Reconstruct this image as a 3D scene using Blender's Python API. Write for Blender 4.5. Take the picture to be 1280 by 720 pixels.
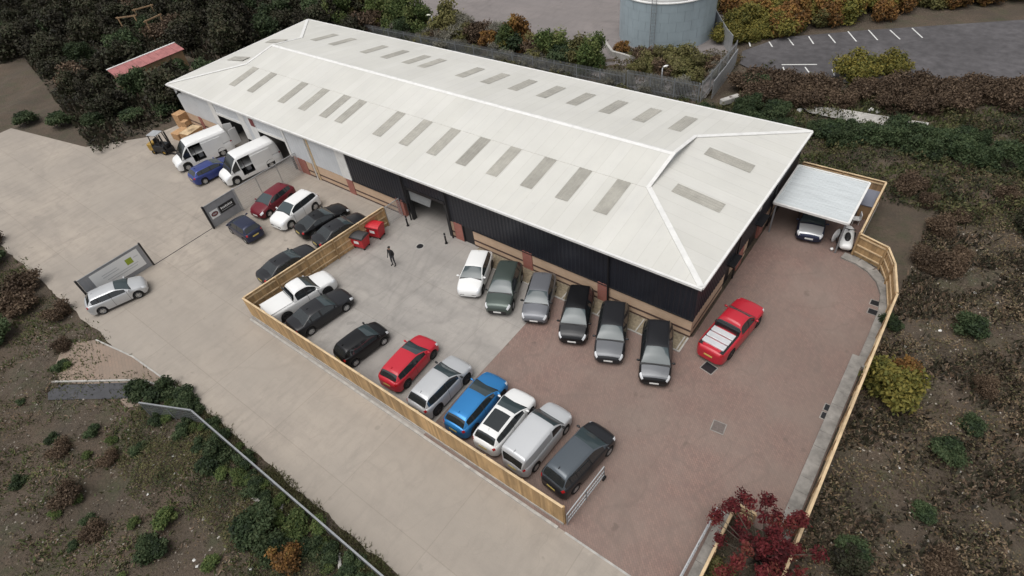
import bpy, bmesh, math, random
import numpy as np
from mathutils import Matrix, Vector, Euler
random.seed(7); rng = np.random.default_rng(7)
for o in list(bpy.data.objects): bpy.data.objects.remove(o)
SC = bpy.context.scene
COL = SC.collection
R = math.radians

# ------------------------------------------------------------------ camera (solved from the roof's two vanishing points)
FPX = 724.0
_v1 = Vector((-1188, 543, -724)); _v2 = Vector((820, 828, -724))
AX = (-_v1).normalized(); AY = _v2.normalized(); AY = (AY - AX*AX.dot(AY)).normalized(); AZ = AX.cross(AY)
RW = Matrix((AX, AY, AZ))                      # world = RW @ camera space
CAM = Vector((0, 0, 28.0))
cd = bpy.data.cameras.new('camera'); cam = bpy.data.objects.new('camera', cd); COL.objects.link(cam)
cam.matrix_world = Matrix.Translation(CAM) @ RW.to_4x4()
cd.sensor_width = 36; cd.lens = 36*FPX/1280; cd.clip_end = 2000; cd.clip_start = .1
SC.camera = cam
def gp(px, py, z=0.0):                         # photo pixel -> point at height z
    d = RW @ Vector((px-640, 360-py, -FPX)); t = (z-CAM.z)/d.z
    return CAM + d*t

# ------------------------------------------------------------------ world, sun, exposure
SUN_EL, SUN_AZ = 70.0, 262.0                   # azimuth measured from +X towards +Y
w = bpy.data.worlds.new('World'); SC.world = w; w.use_nodes = True
nt = w.node_tree; nt.nodes.clear()
sky = nt.nodes.new('ShaderNodeTexSky'); sky.sky_type = 'NISHITA'; sky.sun_disc = False
sky.sun_elevation = R(SUN_EL); sky.sun_rotation = R(90-SUN_AZ); sky.air_density = 1.0; sky.dust_density = 4.0; sky.ozone_density = 1.0
hs = nt.nodes.new('ShaderNodeHueSaturation'); hs.inputs['Saturation'].default_value = .14
bg = nt.nodes.new('ShaderNodeBackground'); bg.inputs['Strength'].default_value = .12
wo = nt.nodes.new('ShaderNodeOutputWorld')
nt.links.new(sky.outputs[0], hs.inputs['Color']); nt.links.new(hs.outputs[0], bg.inputs[0]); nt.links.new(bg.outputs[0], wo.inputs[0])
sd = bpy.data.lights.new('sun', 'SUN'); sd.energy = 1.5; sd.angle = R(52); sd.color = (1, .97, .93)
so = bpy.data.objects.new('sun', sd); COL.objects.link(so)
sdir = Vector((math.cos(R(SUN_EL))*math.cos(R(SUN_AZ)), math.cos(R(SUN_EL))*math.sin(R(SUN_AZ)), math.sin(R(SUN_EL))))
so.rotation_euler = sdir.to_track_quat('Z', 'Y').to_euler(); so.location = (-40, 20, 60)
SC.view_settings.view_transform = 'Standard'; SC.view_settings.look = 'None'
SC.view_settings.exposure = 0.18; SC.view_settings.gamma = 1; SC.view_settings.use_curve_mapping = False
SC.render.engine = 'CYCLES'; SC.cycles.max_bounces = 6

# ------------------------------------------------------------------ materials
MATS = {}
def mat(name, col, rough=.7, metal=0.0, var=0.0, vscale=1.0, bump=0.0, bscale=20.0, coat=0.0, spec=.5, stretch=(1,1,1), var2=0.0, v2scale=.15, detail=6, objvar=0.0):
    if name in MATS: return MATS[name]
    m = bpy.data.materials.new(name); m.use_nodes = True; n = m.node_tree.nodes; l = m.node_tree.links
    b = n['Principled BSDF']; b.inputs['Roughness'].default_value = rough; b.inputs['Metallic'].default_value = metal
    b.inputs['Coat Weight'].default_value = coat; b.inputs['Coat Roughness'].default_value = .06; b.inputs['Specular IOR Level'].default_value = spec
    b.inputs['Base Color'].default_value = (*col, 1)
    if var or bump or var2 or objvar:
        tc = n.new('ShaderNodeTexCoord'); mp = n.new('ShaderNodeMapping'); mp.inputs['Scale'].default_value = stretch
        geo = n.new('ShaderNodeNewGeometry'); l.new(geo.outputs['Position'], mp.inputs[0])
        src = None
        rgb = n.new('ShaderNodeRGB'); rgb.outputs[0].default_value = (*col, 1); src = rgb.outputs[0]
        for v, s in ((var, vscale), (var2, v2scale)):
            if not v: continue
            t = n.new('ShaderNodeTexNoise'); t.inputs['Scale'].default_value = s; t.inputs['Detail'].default_value = detail; t.inputs['Roughness'].default_value = .62
            l.new(mp.outputs[0], t.inputs['Vector'])
            mr = n.new('ShaderNodeMapRange'); mr.inputs[1].default_value = .3; mr.inputs[2].default_value = .7; mr.inputs[3].default_value = 1-v; mr.inputs[4].default_value = 1+v
            l.new(t.outputs[0], mr.inputs[0])
            mx = n.new('ShaderNodeVectorMath'); mx.operation = 'SCALE'; l.new(src, mx.inputs[0]); l.new(mr.outputs[0], mx.inputs['Scale']); src = mx.outputs[0]
        if objvar:
            oi = n.new('ShaderNodeObjectInfo'); mr = n.new('ShaderNodeMapRange'); mr.inputs[3].default_value = 1-objvar; mr.inputs[4].default_value = 1+objvar; l.new(oi.outputs['Random'], mr.inputs[0])
            mx = n.new('ShaderNodeVectorMath'); mx.operation = 'SCALE'; l.new(src, mx.inputs[0]); l.new(mr.outputs[0], mx.inputs['Scale']); src = mx.outputs[0]
        l.new(src, b.inputs['Base Color'])
        if bump:
            t = n.new('ShaderNodeTexNoise'); t.inputs['Scale'].default_value = bscale; t.inputs['Detail'].default_value = 4; l.new(mp.outputs[0], t.inputs['Vector'])
            bp = n.new('ShaderNodeBump'); bp.inputs['Strength'].default_value = bump; bp.inputs['Distance'].default_value = .02
            l.new(t.outputs[0], bp.inputs['Height']); l.new(bp.outputs[0], b.inputs['Normal'])
    MATS[name] = m; return m

def nodes_of(name, rough=.8):
    m = bpy.data.materials.new(name); m.use_nodes = True; n = m.node_tree.nodes; l = m.node_tree.links
    b = n['Principled BSDF']; b.inputs['Roughness'].default_value = rough; MATS[name] = m
    geo = n.new('ShaderNodeNewGeometry')
    return m, n, l, b, geo.outputs['Position']
def nz(n, l, vec, scale, detail=6, rough=.6, stretch=None, lo=.3, hi=.7, a=0., c=1., dist=0.0):
    if stretch:
        mp = n.new('ShaderNodeMapping'); mp.inputs['Scale'].default_value = stretch; l.new(vec, mp.inputs[0]); vec = mp.outputs[0]
    t = n.new('ShaderNodeTexNoise'); t.inputs['Scale'].default_value = scale; t.inputs['Detail'].default_value = detail; t.inputs['Roughness'].default_value = rough
    t.inputs['Distortion'].default_value = dist; l.new(vec, t.inputs['Vector'])
    mr = n.new('ShaderNodeMapRange'); mr.inputs[1].default_value = lo; mr.inputs[2].default_value = hi; mr.inputs[3].default_value = a; mr.inputs[4].default_value = c
    l.new(t.outputs[0], mr.inputs[0]); return mr.outputs[0]
def mixc(n, l, fac, A, B, typ='MIX'):
    mx = n.new('ShaderNodeMix'); mx.data_type = 'RGBA'; mx.blend_type = typ
    if isinstance(fac, (int, float)): mx.inputs[0].default_value = fac
    else: l.new(fac, mx.inputs[0])
    for v, i in ((A, 6), (B, 7)):
        if isinstance(v, tuple): mx.inputs[i].default_value = (*v, 1)
        else: l.new(v, mx.inputs[i])
    return mx.outputs[2]

def band(n, l, vec, scale, width, amount, dist=1.5, stretch=None):
    v = nz(n, l, vec, scale, 2, .5, stretch, 0, 1, 0, 1, dist)
    a = n.new('ShaderNodeMath'); a.operation = 'SUBTRACT'; l.new(v, a.inputs[0]); a.inputs[1].default_value = .5
    b = n.new('ShaderNodeMath'); b.operation = 'ABSOLUTE'; l.new(a.outputs[0], b.inputs[0])
    mr = n.new('ShaderNodeMapRange'); mr.inputs[1].default_value = 0; mr.inputs[2].default_value = width; mr.inputs[3].default_value = amount; mr.inputs[4].default_value = 0
    l.new(b.outputs[0], mr.inputs[0]); return mr.outputs[0]
def concrete_mat(name, c1, c2, dark, joints=True, seed=0.0):
    m, n, l, b, pos = nodes_of(name, .88)
    mp = n.new('ShaderNodeMapping'); mp.inputs['Location'].default_value = (seed, seed*.7, 0); l.new(pos, mp.inputs[0]); p = mp.outputs[0]
    c = mixc(n, l, nz(n, l, p, .12, 5), c1, c2)
    c = mixc(n, l, nz(n, l, p, .5, 8, .65, (.35, 1.3, 1), .42, .68, 0, .62), c, dark)            # dragged tyre dirt
    c = mixc(n, l, nz(n, l, p, 1.3, 8, .72, (1.2, .4, 1), .48, .72, 0, .5), c, tuple(x*.75 for x in dark))
    c = mixc(n, l, nz(n, l, p, 2.2, 5, .7, None, .62, .72, 0, .3), c, tuple(min(1, x*1.25) for x in c1))
    c = mixc(n, l, nz(n, l, p, 30, 3, .7, None, .3, .7, 0, .22), c, tuple(x*.6 for x in c1))
    c = mixc(n, l, nz(n, l, p, .9, 3, .5, None, .69, .73, 0, .35), c, tuple(x*.45 for x in dark))       # oil spots
    c = mixc(n, l, band(n, l, p, .09, .02, .2, .5), c, tuple(x*.72 for x in dark))                                  # tyre arcs
    c = mixc(n, l, band(n, l, p, .13, .014, .2, .6, (1.6,.7,1)), c, tuple(x*.7 for x in dark))
    c = mixc(n, l, band(n, l, p, .3, .004, .16, .3), c, tuple(x*.5 for x in dark))                                  # cracks
    c = mixc(n, l, nz(n, l, p, .06, 3, .5, None, .4, .62, 0, .55), c, c2)
    if joints:
        br = n.new('ShaderNodeTexBrick'); br.inputs['Scale'].default_value = 1.0; br.inputs['Brick Width'].default_value = 6.1; br.inputs['Row Height'].default_value = 4.6
        br.inputs['Mortar Size'].default_value = .028; br.inputs['Mortar Smooth'].default_value = .3; br.offset = 0
        br.inputs['Color1'].default_value = (1,1,1,1); br.inputs['Color2'].default_value = (.965,.96,.955,1); br.inputs['Mortar'].default_value = (.86,.85,.84,1)
        l.new(p, br.inputs['Vector']); c = mixc(n, l, 1.0, c, br.outputs[0], 'MULTIPLY')
    l.new(c, b.inputs['Base Color'])
    bp = n.new('ShaderNodeBump'); bp.inputs['Strength'].default_value = .25; bp.inputs['Distance'].default_value = .02
    l.new(nz(n, l, p, 12, 6), bp.inputs['Height']); l.new(bp.outputs[0], b.inputs['Normal'])
    return m
M_CONC = concrete_mat('road_concrete', (.425,.368,.308), (.31,.275,.237), (.24,.212,.186))
M_CONC2 = concrete_mat('yard_concrete', (.41,.38,.345), (.31,.29,.27), (.22,.208,.195), seed=13.)

def paving_mat(name, c1, c2, cm, bw=.21, bh=.105, angle=45., patch=(.36,.31,.28)):
    m, n, l, b, pos = nodes_of(name, .85)
    mp = n.new('ShaderNodeMapping'); mp.inputs['Rotation'].default_value = (0, 0, R(angle)); l.new(pos, mp.inputs[0])
    br = n.new('ShaderNodeTexBrick'); br.inputs['Scale'].default_value = 1; br.inputs['Brick Width'].default_value = bw; br.inputs['Row Height'].default_value = bh
    br.inputs['Mortar Size'].default_value = .008; br.inputs['Color1'].default_value = (*c1, 1); br.inputs['Color2'].default_value = (*c2, 1); br.inputs['Mortar'].default_value = (*cm, 1)
    l.new(mp.outputs[0], br.inputs['Vector'])
    c = br.outputs[0]
    c = mixc(n, l, nz(n, l, pos, .22, 6, .6, None, .38, .68, 0, .75), c, patch)
    c = mixc(n, l, nz(n, l, pos, .6, 8, .7, (1.3,.45,1), .5, .75, 0, .5), c, tuple(x*.62 for x in patch))
    c = mixc(n, l, nz(n, l, pos, 3.0, 6, .7, None, .55, .75, 0, .28), c, tuple(min(1, x*1.35) for x in patch))
    c = mixc(n, l, nz(n, l, pos, .8, 3, .5, None, .68, .72, 0, .45), c, tuple(x*.4 for x in patch))
    c = mixc(n, l, band(n, l, pos, .12, .014, .3), c, tuple(x*.6 for x in patch))
    c = mixc(n, l, nz(n, l, pos, .07, 3, .5, None, .42, .62, 0, .5), c, tuple(x*.72 for x in patch))
    l.new(c, b.inputs['Base Color'])
    bp = n.new('ShaderNodeBump'); bp.inputs['Strength'].default_value = .5; bp.inputs['Distance'].default_value = .01
    l.new(br.outputs['Fac'], bp.inputs['Height']); bp.invert = True; l.new(bp.outputs[0], b.inputs['Normal'])
    return m
M_PAVE = paving_mat('block_paving', (.255,.16,.132), (.195,.125,.108), (.125,.10,.085), patch=(.232,.18,.152))
M_PATH = paving_mat('path_brick', (.29,.20,.15), (.24,.175,.135), (.13,.11,.09), bw=.4, bh=.2, angle=20, patch=(.27,.215,.17))

def brick_mat(name, c1, c2, cm):
    m, n, l, b, pos = nodes_of(name, .85)
    sx = n.new('ShaderNodeSeparateXYZ'); l.new(pos, sx.inputs[0]); ad = n.new('ShaderNodeMath'); ad.operation = 'ADD'
    l.new(sx.outputs[0], ad.inputs[0]); l.new(sx.outputs[1], ad.inputs[1]); cb = n.new('ShaderNodeCombineXYZ'); l.new(ad.outputs[0], cb.inputs[0]); l.new(sx.outputs[2], cb.inputs[1])
    br = n.new('ShaderNodeTexBrick'); br.inputs['Scale'].default_value = 1; br.inputs['Brick Width'].default_value = .225; br.inputs['Row Height'].default_value = .075
    br.inputs['Mortar Size'].default_value = .01; br.inputs['Color1'].default_value = (*c1, 1); br.inputs['Color2'].default_value = (*c2, 1); br.inputs['Mortar'].default_value = (*cm, 1)
    l.new(cb.outputs[0], br.inputs['Vector'])
    c = mixc(n, l, nz(n, l, pos, .9, 6, .6, None, .4, .75, 0, .4), br.outputs[0], tuple(x*.6 for x in c1))
    l.new(c, b.inputs['Base Color']); return m
M_BUFF = brick_mat('buff_brick', (.60,.41,.27), (.54,.36,.235), (.5,.42,.33))
M_RED = brick_mat('red_brick', (.36,.11,.08), (.30,.09,.065), (.3,.2,.17))
M_BROWN = brick_mat('brown_brick', (.095,.05,.04), (.075,.04,.032), (.09,.07,.06))
M_BLOCKWALL = brick_mat('grey_blockwork', (.22,.215,.21), (.18,.175,.17), (.16,.16,.16))

def roof_mat(name, rot):
    m, n, l, b, pos0 = nodes_of(name, .55)
    mpr = n.new('ShaderNodeMapping'); mpr.inputs['Rotation'].default_value = (0, 0, rot); l.new(pos0, mpr.inputs[0]); pos = mpr.outputs[0]
    c = mixc(n, l, nz(n, l, pos, .18, 4), (.62,.61,.57), (.55,.54,.505))
    c = mixc(n, l, nz(n, l, pos, 1.0, 6, .65, (1.2,.18,1), .5, .8, 0, .4), c, (.50,.495,.48))        # run-off streaks
    c = mixc(n, l, nz(n, l, pos, 2.5, 6, .7, (.9,.5,1), .62, .75, 0, .35), c, (.45,.43,.39))
    br = n.new('ShaderNodeTexBrick'); br.inputs['Scale'].default_value = 1.0; br.inputs['Brick Width'].default_value = 1.02; br.inputs['Row Height'].default_value = 40.0; br.offset = 0
    br.inputs['Mortar Size'].default_value = .018; br.inputs['Color1'].default_value = (1,1,1,1); br.inputs['Color2'].default_value = (.95,.95,.94,1); br.inputs['Mortar'].default_value = (.86,.855,.84,1)
    l.new(pos, br.inputs['Vector']); c = mixc(n, l, 1.0, c, br.outputs[0], 'MULTIPLY')
    c = mixc(n, l, nz(n, l, pos, 9, 4, .6, None, .66, .72, 0, .35), c, (.32,.31,.26))
    l.new(c, b.inputs['Base Color'])
    wv = n.new('ShaderNodeTexWave'); wv.wave_type = 'BANDS'; wv.bands_direction = 'X'; wv.inputs['Scale'].default_value = 1.0; l.new(pos, wv.inputs['Vector'])
    bp = n.new('ShaderNodeBump'); bp.inputs['Strength'].default_value = .12; bp.inputs['Distance'].default_value = .03; l.new(wv.outputs[0], bp.inputs['Height']); l.new(bp.outputs[0], b.inputs['Normal'])
    return m
M_ROOF = roof_mat('roof_sheet', 0); M_ROOFH = roof_mat('hip_sheet', R(90))
M_RLIGHT = mat('rooflight_grp', (.35,.335,.295), .4, var=.12, vscale=2, var2=.14, v2scale=.35, objvar=.07)
M_WHITEMET = mat('white_flashing', (.69,.685,.665), .5, var=.1, vscale=2)
M_NAVY = mat('navy_cladding', (.017,.0185,.025), .42, var=.15, vscale=.6)
M_BLACKMET = mat('black_metal', (.012,.012,.014), .45)
M_PALECLAD = mat('pale_cladding', (.56,.58,.60), .45, var=.07, vscale=.8)
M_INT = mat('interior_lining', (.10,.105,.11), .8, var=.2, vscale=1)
M_SHUT = mat('grey_shutter', (.26,.27,.275), .5, metal=.2, var=.1, vscale=2)
M_TIMBER = mat('fence_timber', (.42,.275,.135), .85, var=.25, vscale=1.6, var2=.2, v2scale=.25, stretch=(1,1,.35), objvar=.2)
M_TIMBERE = mat('fence_timber_edge', (.55,.41,.25), .85, var=.28, vscale=1.5)
M_TIMBERD = mat('fence_timber_weathered', (.33,.215,.12), .85, var=.25, vscale=1.4, objvar=.2)
M_GALV = mat('galvanised_steel', (.46,.47,.48), .45, metal=.55, var=.12, vscale=4)
M_GALVD = mat('dull_galvanised', (.26,.27,.28), .55, metal=.4, var=.15, vscale=3)
M_KERB = mat('kerb_concrete', (.38,.365,.34), .9, var=.25, vscale=2.2, bump=.3)
M_GREYSTRIP = mat('margin_concrete', (.25,.235,.215), .9, var=.35, vscale=1.5, bump=.4)
M_GRAVEL = mat('margin_gravel', (.215,.18,.125), .95, var=.35, vscale=6, var2=.2, v2scale=.8)
M_SIGNW = mat('sign_white', (.78,.78,.77), .5)
M_SIGNK = mat('sign_black', (.02,.02,.022), .5)
M_SIGNR = mat('sign_red', (.16,.03,.03), .5)
M_SIGNG = mat('sign_green', (.30,.38,.03), .5)
M_SIGNGY = mat('sign_grey', (.45,.46,.47), .5)
M_GATE = mat('gate_sheet', (.27,.275,.29), .55, metal=.1, var=.12, vscale=1.5)
M_BARK = mat('bark', (.075,.06,.045), .9, var=.3, vscale=6)
M_TYRE = mat('tyre_rubber', (.012,.012,.013), .8)
M_RIM = mat('alloy_rim', (.55,.56,.57), .3, metal=.8)
M_RIMD = mat('dark_rim', (.06,.06,.065), .35, metal=.6)
M_TRIM = mat('black_trim', (.014,.014,.015), .6)
M_GLASS = mat('car_glass', (.018,.022,.024), .04, spec=.9)
M_GLASSW = mat('windscreen_glass', (.045,.062,.067), .1, spec=.5, coat=.12)  # base lighter than the other car glass: sky reflection put into the colour
M_LAMP = mat('lamp_lens', (.72,.74,.76), .12, coat=.5)
M_TAIL = mat('tail_lens', (.38,.012,.015), .2, coat=.5)
M_PLATEW = mat('plate_white', (.75,.75,.73), .5)
M_PLATEY = mat('plate_yellow', (.60,.47,.12), .5)

# ------------------------------------------------------------------ mesh helpers
class MB:
    def __init__(s): s.v = []; s.f = []
    def add(s, vs, fs):
        k = len(s.v); s.v += [tuple(a) for a in vs]; s.f += [tuple(i+k for i in f) for f in fs]; return s
    def box(s, x0, x1, y0, y1, z0, z1, M=None):
        vs = [(x, y, z) for z in (z0, z1) for y in (y0, y1) for x in (x0, x1)]
        if M is not None: vs = [tuple(M @ Vector(p)) for p in vs]
        return s.add(vs, [(0,2,3,1), (4,5,7,6), (0,1,5,4), (2,6,7,3), (0,4,6,2), (1,3,7,5)])
    def bar(s, a, b, wd, ht=None, up=(0,0,1)):
        a = Vector(a); b = Vector(b); d = (b-a); L = d.length; d.normalize(); ht = ht or wd
        u = Vector(up)
        if abs(d.dot(u)) > .95: u = Vector((1, 0, 0))
        r = d.cross(u).normalized(); u = r.cross(d)
        vs = [p + r*i*wd/2 + u*j*ht/2 for p in (a, b) for i, j in ((-1,-1), (1,-1), (1,1), (-1,1))]
        return s.add(vs, [(0,1,2,3), (7,6,5,4), (0,4,5,1), (1,5,6,2), (2,6,7,3), (3,7,4,0)])
    def tube(s, pts, rad, n=8, cap=True):
        pts = [Vector(p) for p in pts]; rad = rad if isinstance(rad, (list, tuple)) else [rad]*len(pts); rings = []
        for i, p in enumerate(pts):
            d = (pts[min(i+1, len(pts)-1)] - pts[max(i-1, 0)]).normalized(); u = Vector((0,0,1)) if abs(d.z) < .9 else Vector((1,0,0))
            a = d.cross(u).normalized(); b = a.cross(d)
            rings.append([p + (a*math.cos(2*math.pi*k/n) + b*math.sin(2*math.pi*k/n))*rad[i] for k in range(n)])
        vs = [q for r in rings for q in r]; fs = []
        for i in range(len(pts)-1):
            for k in range(n): fs.append((i*n+k, i*n+(k+1)%n, (i+1)*n+(k+1)%n, (i+1)*n+k))
        if cap: fs += [tuple(range(n))[::-1], tuple((len(pts)-1)*n+k for k in range(n))]
        return s.add(vs, fs)
    def lathe(s, prof, n=20, c=(0,0,0), axis='z', cap=True):
        vs = []; fs = []
        for r, h in prof:
            for k in range(n):
                a = 2*math.pi*k/n; p = (r*math.cos(a), r*math.sin(a), h)
                if axis == 'y': p = (p[0], p[2], p[1])
                vs.append((p[0]+c[0], p[1]+c[1], p[2]+c[2]))
        for i in range(len(prof)-1):
            for k in range(n): fs.append((i*n+k, i*n+(k+1)%n, (i+1)*n+(k+1)%n, (i+1)*n+k))
        if cap: fs += [tuple(range(n))[::-1], tuple((len(prof)-1)*n+k for k in range(n))]
        return s.add(vs, fs)
    def ball(s, c, rx, ry, rz, n=10, m=6):
        prof = [(math.sin(math.pi*i/m), -math.cos(math.pi*i/m)) for i in range(m+1)]
        vs = [(c[0]+rx*max(r,.02)*math.cos(2*math.pi*k/n), c[1]+ry*max(r,.02)*math.sin(2*math.pi*k/n), c[2]+rz*h) for r, h in prof for k in range(n)]
        fs = [(i*n+k, i*n+(k+1)%n, (i+1)*n+(k+1)%n, (i+1)*n+k) for i in range(m) for k in range(n)]
        return s.add(vs, fs)
    def poly(s, pts, z0, z1=None):
        n = len(pts)
        if z1 is None: return s.add([(p[0], p[1], z0) for p in pts], [tuple(range(n))])
        return s.add([(p[0], p[1], z) for z in (z0, z1) for p in pts], [tuple(range(n))[::-1], tuple(n+i for i in range(n))] + [(i, (i+1)%n, n+(i+1)%n, n+i) for i in range(n)])
    def mesh(s, name, m, smooth=False):
        me = bpy.data.meshes.new(name); me.from_pydata(s.v, [], s.f); me.update()
        bm = bmesh.new(); bm.from_mesh(me); bmesh.ops.recalc_face_normals(bm, faces=bm.faces); bm.to_mesh(me); bm.free()
        if m: me.materials.append(m)
        if smooth: me.polygons.foreach_set('use_smooth', [True]*len(me.polygons))
        return me
    def build(s, name, m, parent=None, smooth=False, loc=None, rz=0, kind=None):
        return link(name, s.mesh(name, m, smooth), parent, loc, rz, kind)
def link(name, me, parent=None, loc=None, rz=0, kind=None):
    o = bpy.data.objects.new(name, me); COL.objects.link(o); o.parent = parent
    if loc is not None: o.location = loc
    if rz: o.rotation_euler.z = rz
    if kind: o['kind'] = kind
    return o
def tag(o, label, cat, group=None):
    o['label'] = label; o['category'] = cat
    if group: o['group'] = group
    return o
def thing(name, label, cat, loc=(0,0,0), rz=0, group=None):
    o = bpy.data.objects.new(name, None); COL.objects.link(o); o.location = loc; o.rotation_euler.z = rz; o.empty_display_size = .3
    return tag(o, label, cat, group)
def copy_tree(o, parent=None):
    c = o.copy(); COL.objects.link(c); c.parent = parent
    for ch in o.children: copy_tree(ch, c)
    return c
def fast_mesh(name, V, F, m, tint=None):
    V = np.asarray(V, dtype=np.float32).reshape(-1, 3); F = np.asarray(F, dtype=np.int32); k = F.shape[1]
    me = bpy.data.meshes.new(name); me.vertices.add(len(V)); me.vertices.foreach_set('co', V.ravel())
    me.loops.add(F.size); me.loops.foreach_set('vertex_index', F.ravel()); me.polygons.add(len(F))
    me.polygons.foreach_set('loop_start', np.arange(0, F.size, k, dtype=np.int32)); me.polygons.foreach_set('loop_total', np.full(len(F), k, dtype=np.int32))
    if tint is not None:
        at = me.attributes.new('tint', 'FLOAT', 'FACE'); at.data.foreach_set('value', np.asarray(tint, dtype=np.float32))
    me.update(); me.validate(); me.materials.append(m); return me

# ================================================================== THE SETTING
def height(x, y):
    dx = np.maximum(np.maximum(-84 - x, x - 2.2), 0); dy = np.maximum(np.maximum(2.2 - y, y - 44), 0)
    inn = np.clip(np.hypot(dx, dy)/4.0, 0, 1)
    h = .30*np.sin(x*.31+1.3)*np.cos(y*.27) + .22*np.sin(x*.83+y*.61) + .12*np.sin(x*1.9-y*1.7) + .07*np.cos(x*3.3+y*2.7)
    back = np.clip((y-52)/6, 0, 1)*np.clip((x+75)/10, 0, 1)          # level yard and car park behind
    inn = inn*(1 - np.clip((y+2.5)/2, 0, 1)*np.clip((-31-x)/2, 0, 1)*np.clip((x+50)/3, 0, 1)*(y < 4))
    return -.06 + inn*(h*.8 - .05)*(1-back) - .05*back*inn
nx, ny = 290, 216
gx = np.linspace(-175, 56, nx); gy = np.linspace(-42, 130, ny); GX, GY = np.meshgrid(gx, gy); GZ = height(GX, GY)
V = np.stack([GX, GY, GZ], -1).reshape(-1, 3); idx = np.arange(nx*ny).reshape(ny, nx)
F = np.stack([idx[:-1,:-1], idx[:-1,1:], idx[1:,1:], idx[1:,:-1]], -1).reshape(-1, 4)
def soil_mat():
    m, n, l, b, pos = nodes_of('scrub_soil', .95)
    c = mixc(n, l, nz(n, l, pos, .3, 6, .6), (.11,.08,.056), (.07,.055,.04))
    c = mixc(n, l, nz(n, l, pos, .55, 7, .7, None, .5, .68, 0, .7), c, (.06,.066,.032))
    c = mixc(n, l, nz(n, l, pos, 2.0, 7, .75, None, .55, .75, 0, .6), c, (.14,.11,.08))
    c = mixc(n, l, nz(n, l, pos, 7, 5, .7, None, .5, .7, 0, .6), c, (.028,.024,.018))
    l.new(c, b.inputs['Base Color'])
    bp = n.new('ShaderNodeBump'); bp.inputs['Strength'].default_value = .9; bp.inputs['Distance'].default_value = .08
    l.new(nz(n, l, pos, 5, 8, .7), bp.inputs['Height']); l.new(bp.outputs[0], b.inputs['Normal']); return m
M_SOIL = soil_mat()
me = fast_mesh('ground', V, F, M_SOIL); me.polygons.foreach_set('use_smooth', [True]*len(me.polygons)); link('ground', me, kind='structure')
MB().poly([(-700,-500), (600,-500), (600,800), (-700,800)], -1.6).build('terrain', M_SOIL, kind='structure')

def sheet(name, pts, z, m): return MB().poly(pts, z).build(name, m, kind='structure')
# wavy south edge where weeds eat into the concrete
edge = [(x, (3.0 if x > -32.5 else 2.25) + .05*math.sin(x*1.3) + .04*math.sin(x*3.1) + random.uniform(-.05,.05)) for x in np.linspace(30, -86, 300)]
sheet('access_road', [(-86,9), (-86,12), (-72,14.6), (-67.2,19.4), (-66.4,23.5), (-33.6,23.5), (-33.6,9.15), (30,9.15)] + edge, 0, M_CONC)
sheet('yard', [(-33.6,9.15), (-16.7,9.15), (-16.7,23.5), (-33.6,23.5)], .002, M_CONC2)
sheet('block_paving', [(-16.7,9.15), (-1.5,9.15), (-1.5,14.3), (1.5,14.3), (1.5,31.4), (.9,33.8), (.2,35.1), (-1.6,35.7), (-1.6,42.3), (-7.3,42.3), (-7.3,23.5), (-16.7,23.5)], .004, M_PAVE)
# brick path beside the scrub
sheet('brick_path', [tuple(gp(*p).xy) for p in ((80,430), (120,425), (166,446), (222,486), (210,494), (178,506), (160,510), (150,500), (186,483), (172,478), (110,480), (60,478))], .006, M_PATH)
def kerb(name, pts, wd, ht, m, z0=-.05):
    """a chain of separate kerb stones along a line"""
    k = MB().build(name, m, kind='structure') if False else None
    root = bpy.data.objects.new(name, None); COL.objects.link(root); root['kind'] = 'structure'; root.location = (pts[0][0], pts[0][1], 0)
    for a, b in zip(pts[:-1], pts[1:]):
        a = Vector((*a, 0)); b = Vector((*b, 0)); L = (b-a).length; n = max(1, round(L/.915)); d = (b-a)/L
        for i in range(n):
            p = a + d*(L*(i+.5)/n); h = L/n/2 - .006
            mb = MB().box(-h, h, -wd/2, wd/2, z0, ht + random.uniform(-.006,.006))
            mb.build('kerb_stone', m, root, loc=p - root.location, rz=math.atan2(d.y, d.x) + random.uniform(-.004,.004))
    return root
sheet('tarmac_patch', [tuple(gp(*p).xy) for p in ((60,482), (160,478), (186,480), (170,492), (162,498), (60,500))], .012, mat('asphalt_patch', (.06,.06,.065), .9, var=.2, vscale=2))
kerb('path_kerb', [tuple(gp(*p).xy) for p in ((60,478), (160,476), (186,478), (218,489))], .12, .1, M_KERB)
kerb('path_edging', [tuple(gp(*p).xy) for p in ((120,425), (166,446), (222,486))], .1, .05, M_KERB)
kerb('yard_edging', [(-33.4, 9.15), (-7.6, 9.1)], .14, .07, M_KERB)
kerb('paving_edging', [(-7.2, 9.12), (-1.4, 9.12)], .10, .012, M_KERB)
# curved concrete kerb and margin along the right boundary
mp_ = [(1053,320), (1072,328), (1089,339), (1101,353), (1107,370), (1104,392), (1091,425), (1076,460)]
mp_ = [tuple(gp(*p).xy) for p in mp_] + [(1.12, 27.0), (1.12, 22), (1.12, 18), (1.12, 14.5)]
kerb('concrete_margin', mp_, .62, .13, M_GREYSTRIP)
# strip between the parked cars and the wall, with its edging
sheet('wall_margin', [(-24.2,22.1), (-7.5,22.1), (-7.5,23.4), (-24.2,23.4)], .010, M_GRAVEL)
kerb('wall_margin_edging', [(-24.2,22.05), (-7.5,22.05)], .10, .05, M_KERB)
kerb('wall_margin_end', [(-7.5,22.0), (-7.5,23.3)], .10, .05, M_KERB)
for i in range(1, 7):
    kerb('margin_divider', [(-24.2+2.75*i,22.12), (-24.2+2.75*i,23.3)], .08, .045, M_KERB)
# planting bed beside the gateway
MB().poly([(-1.15,-1), (1.55,-1), (1.55,14.3), (-1.15,14.3)], -.05, .09).build('planting_bed', M_SOIL, kind='structure')
kerb('bed_kerb', [(-1.42, 2.0), (-1.42, 14.2)], .42, .11, M_GREYSTRIP)
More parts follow.
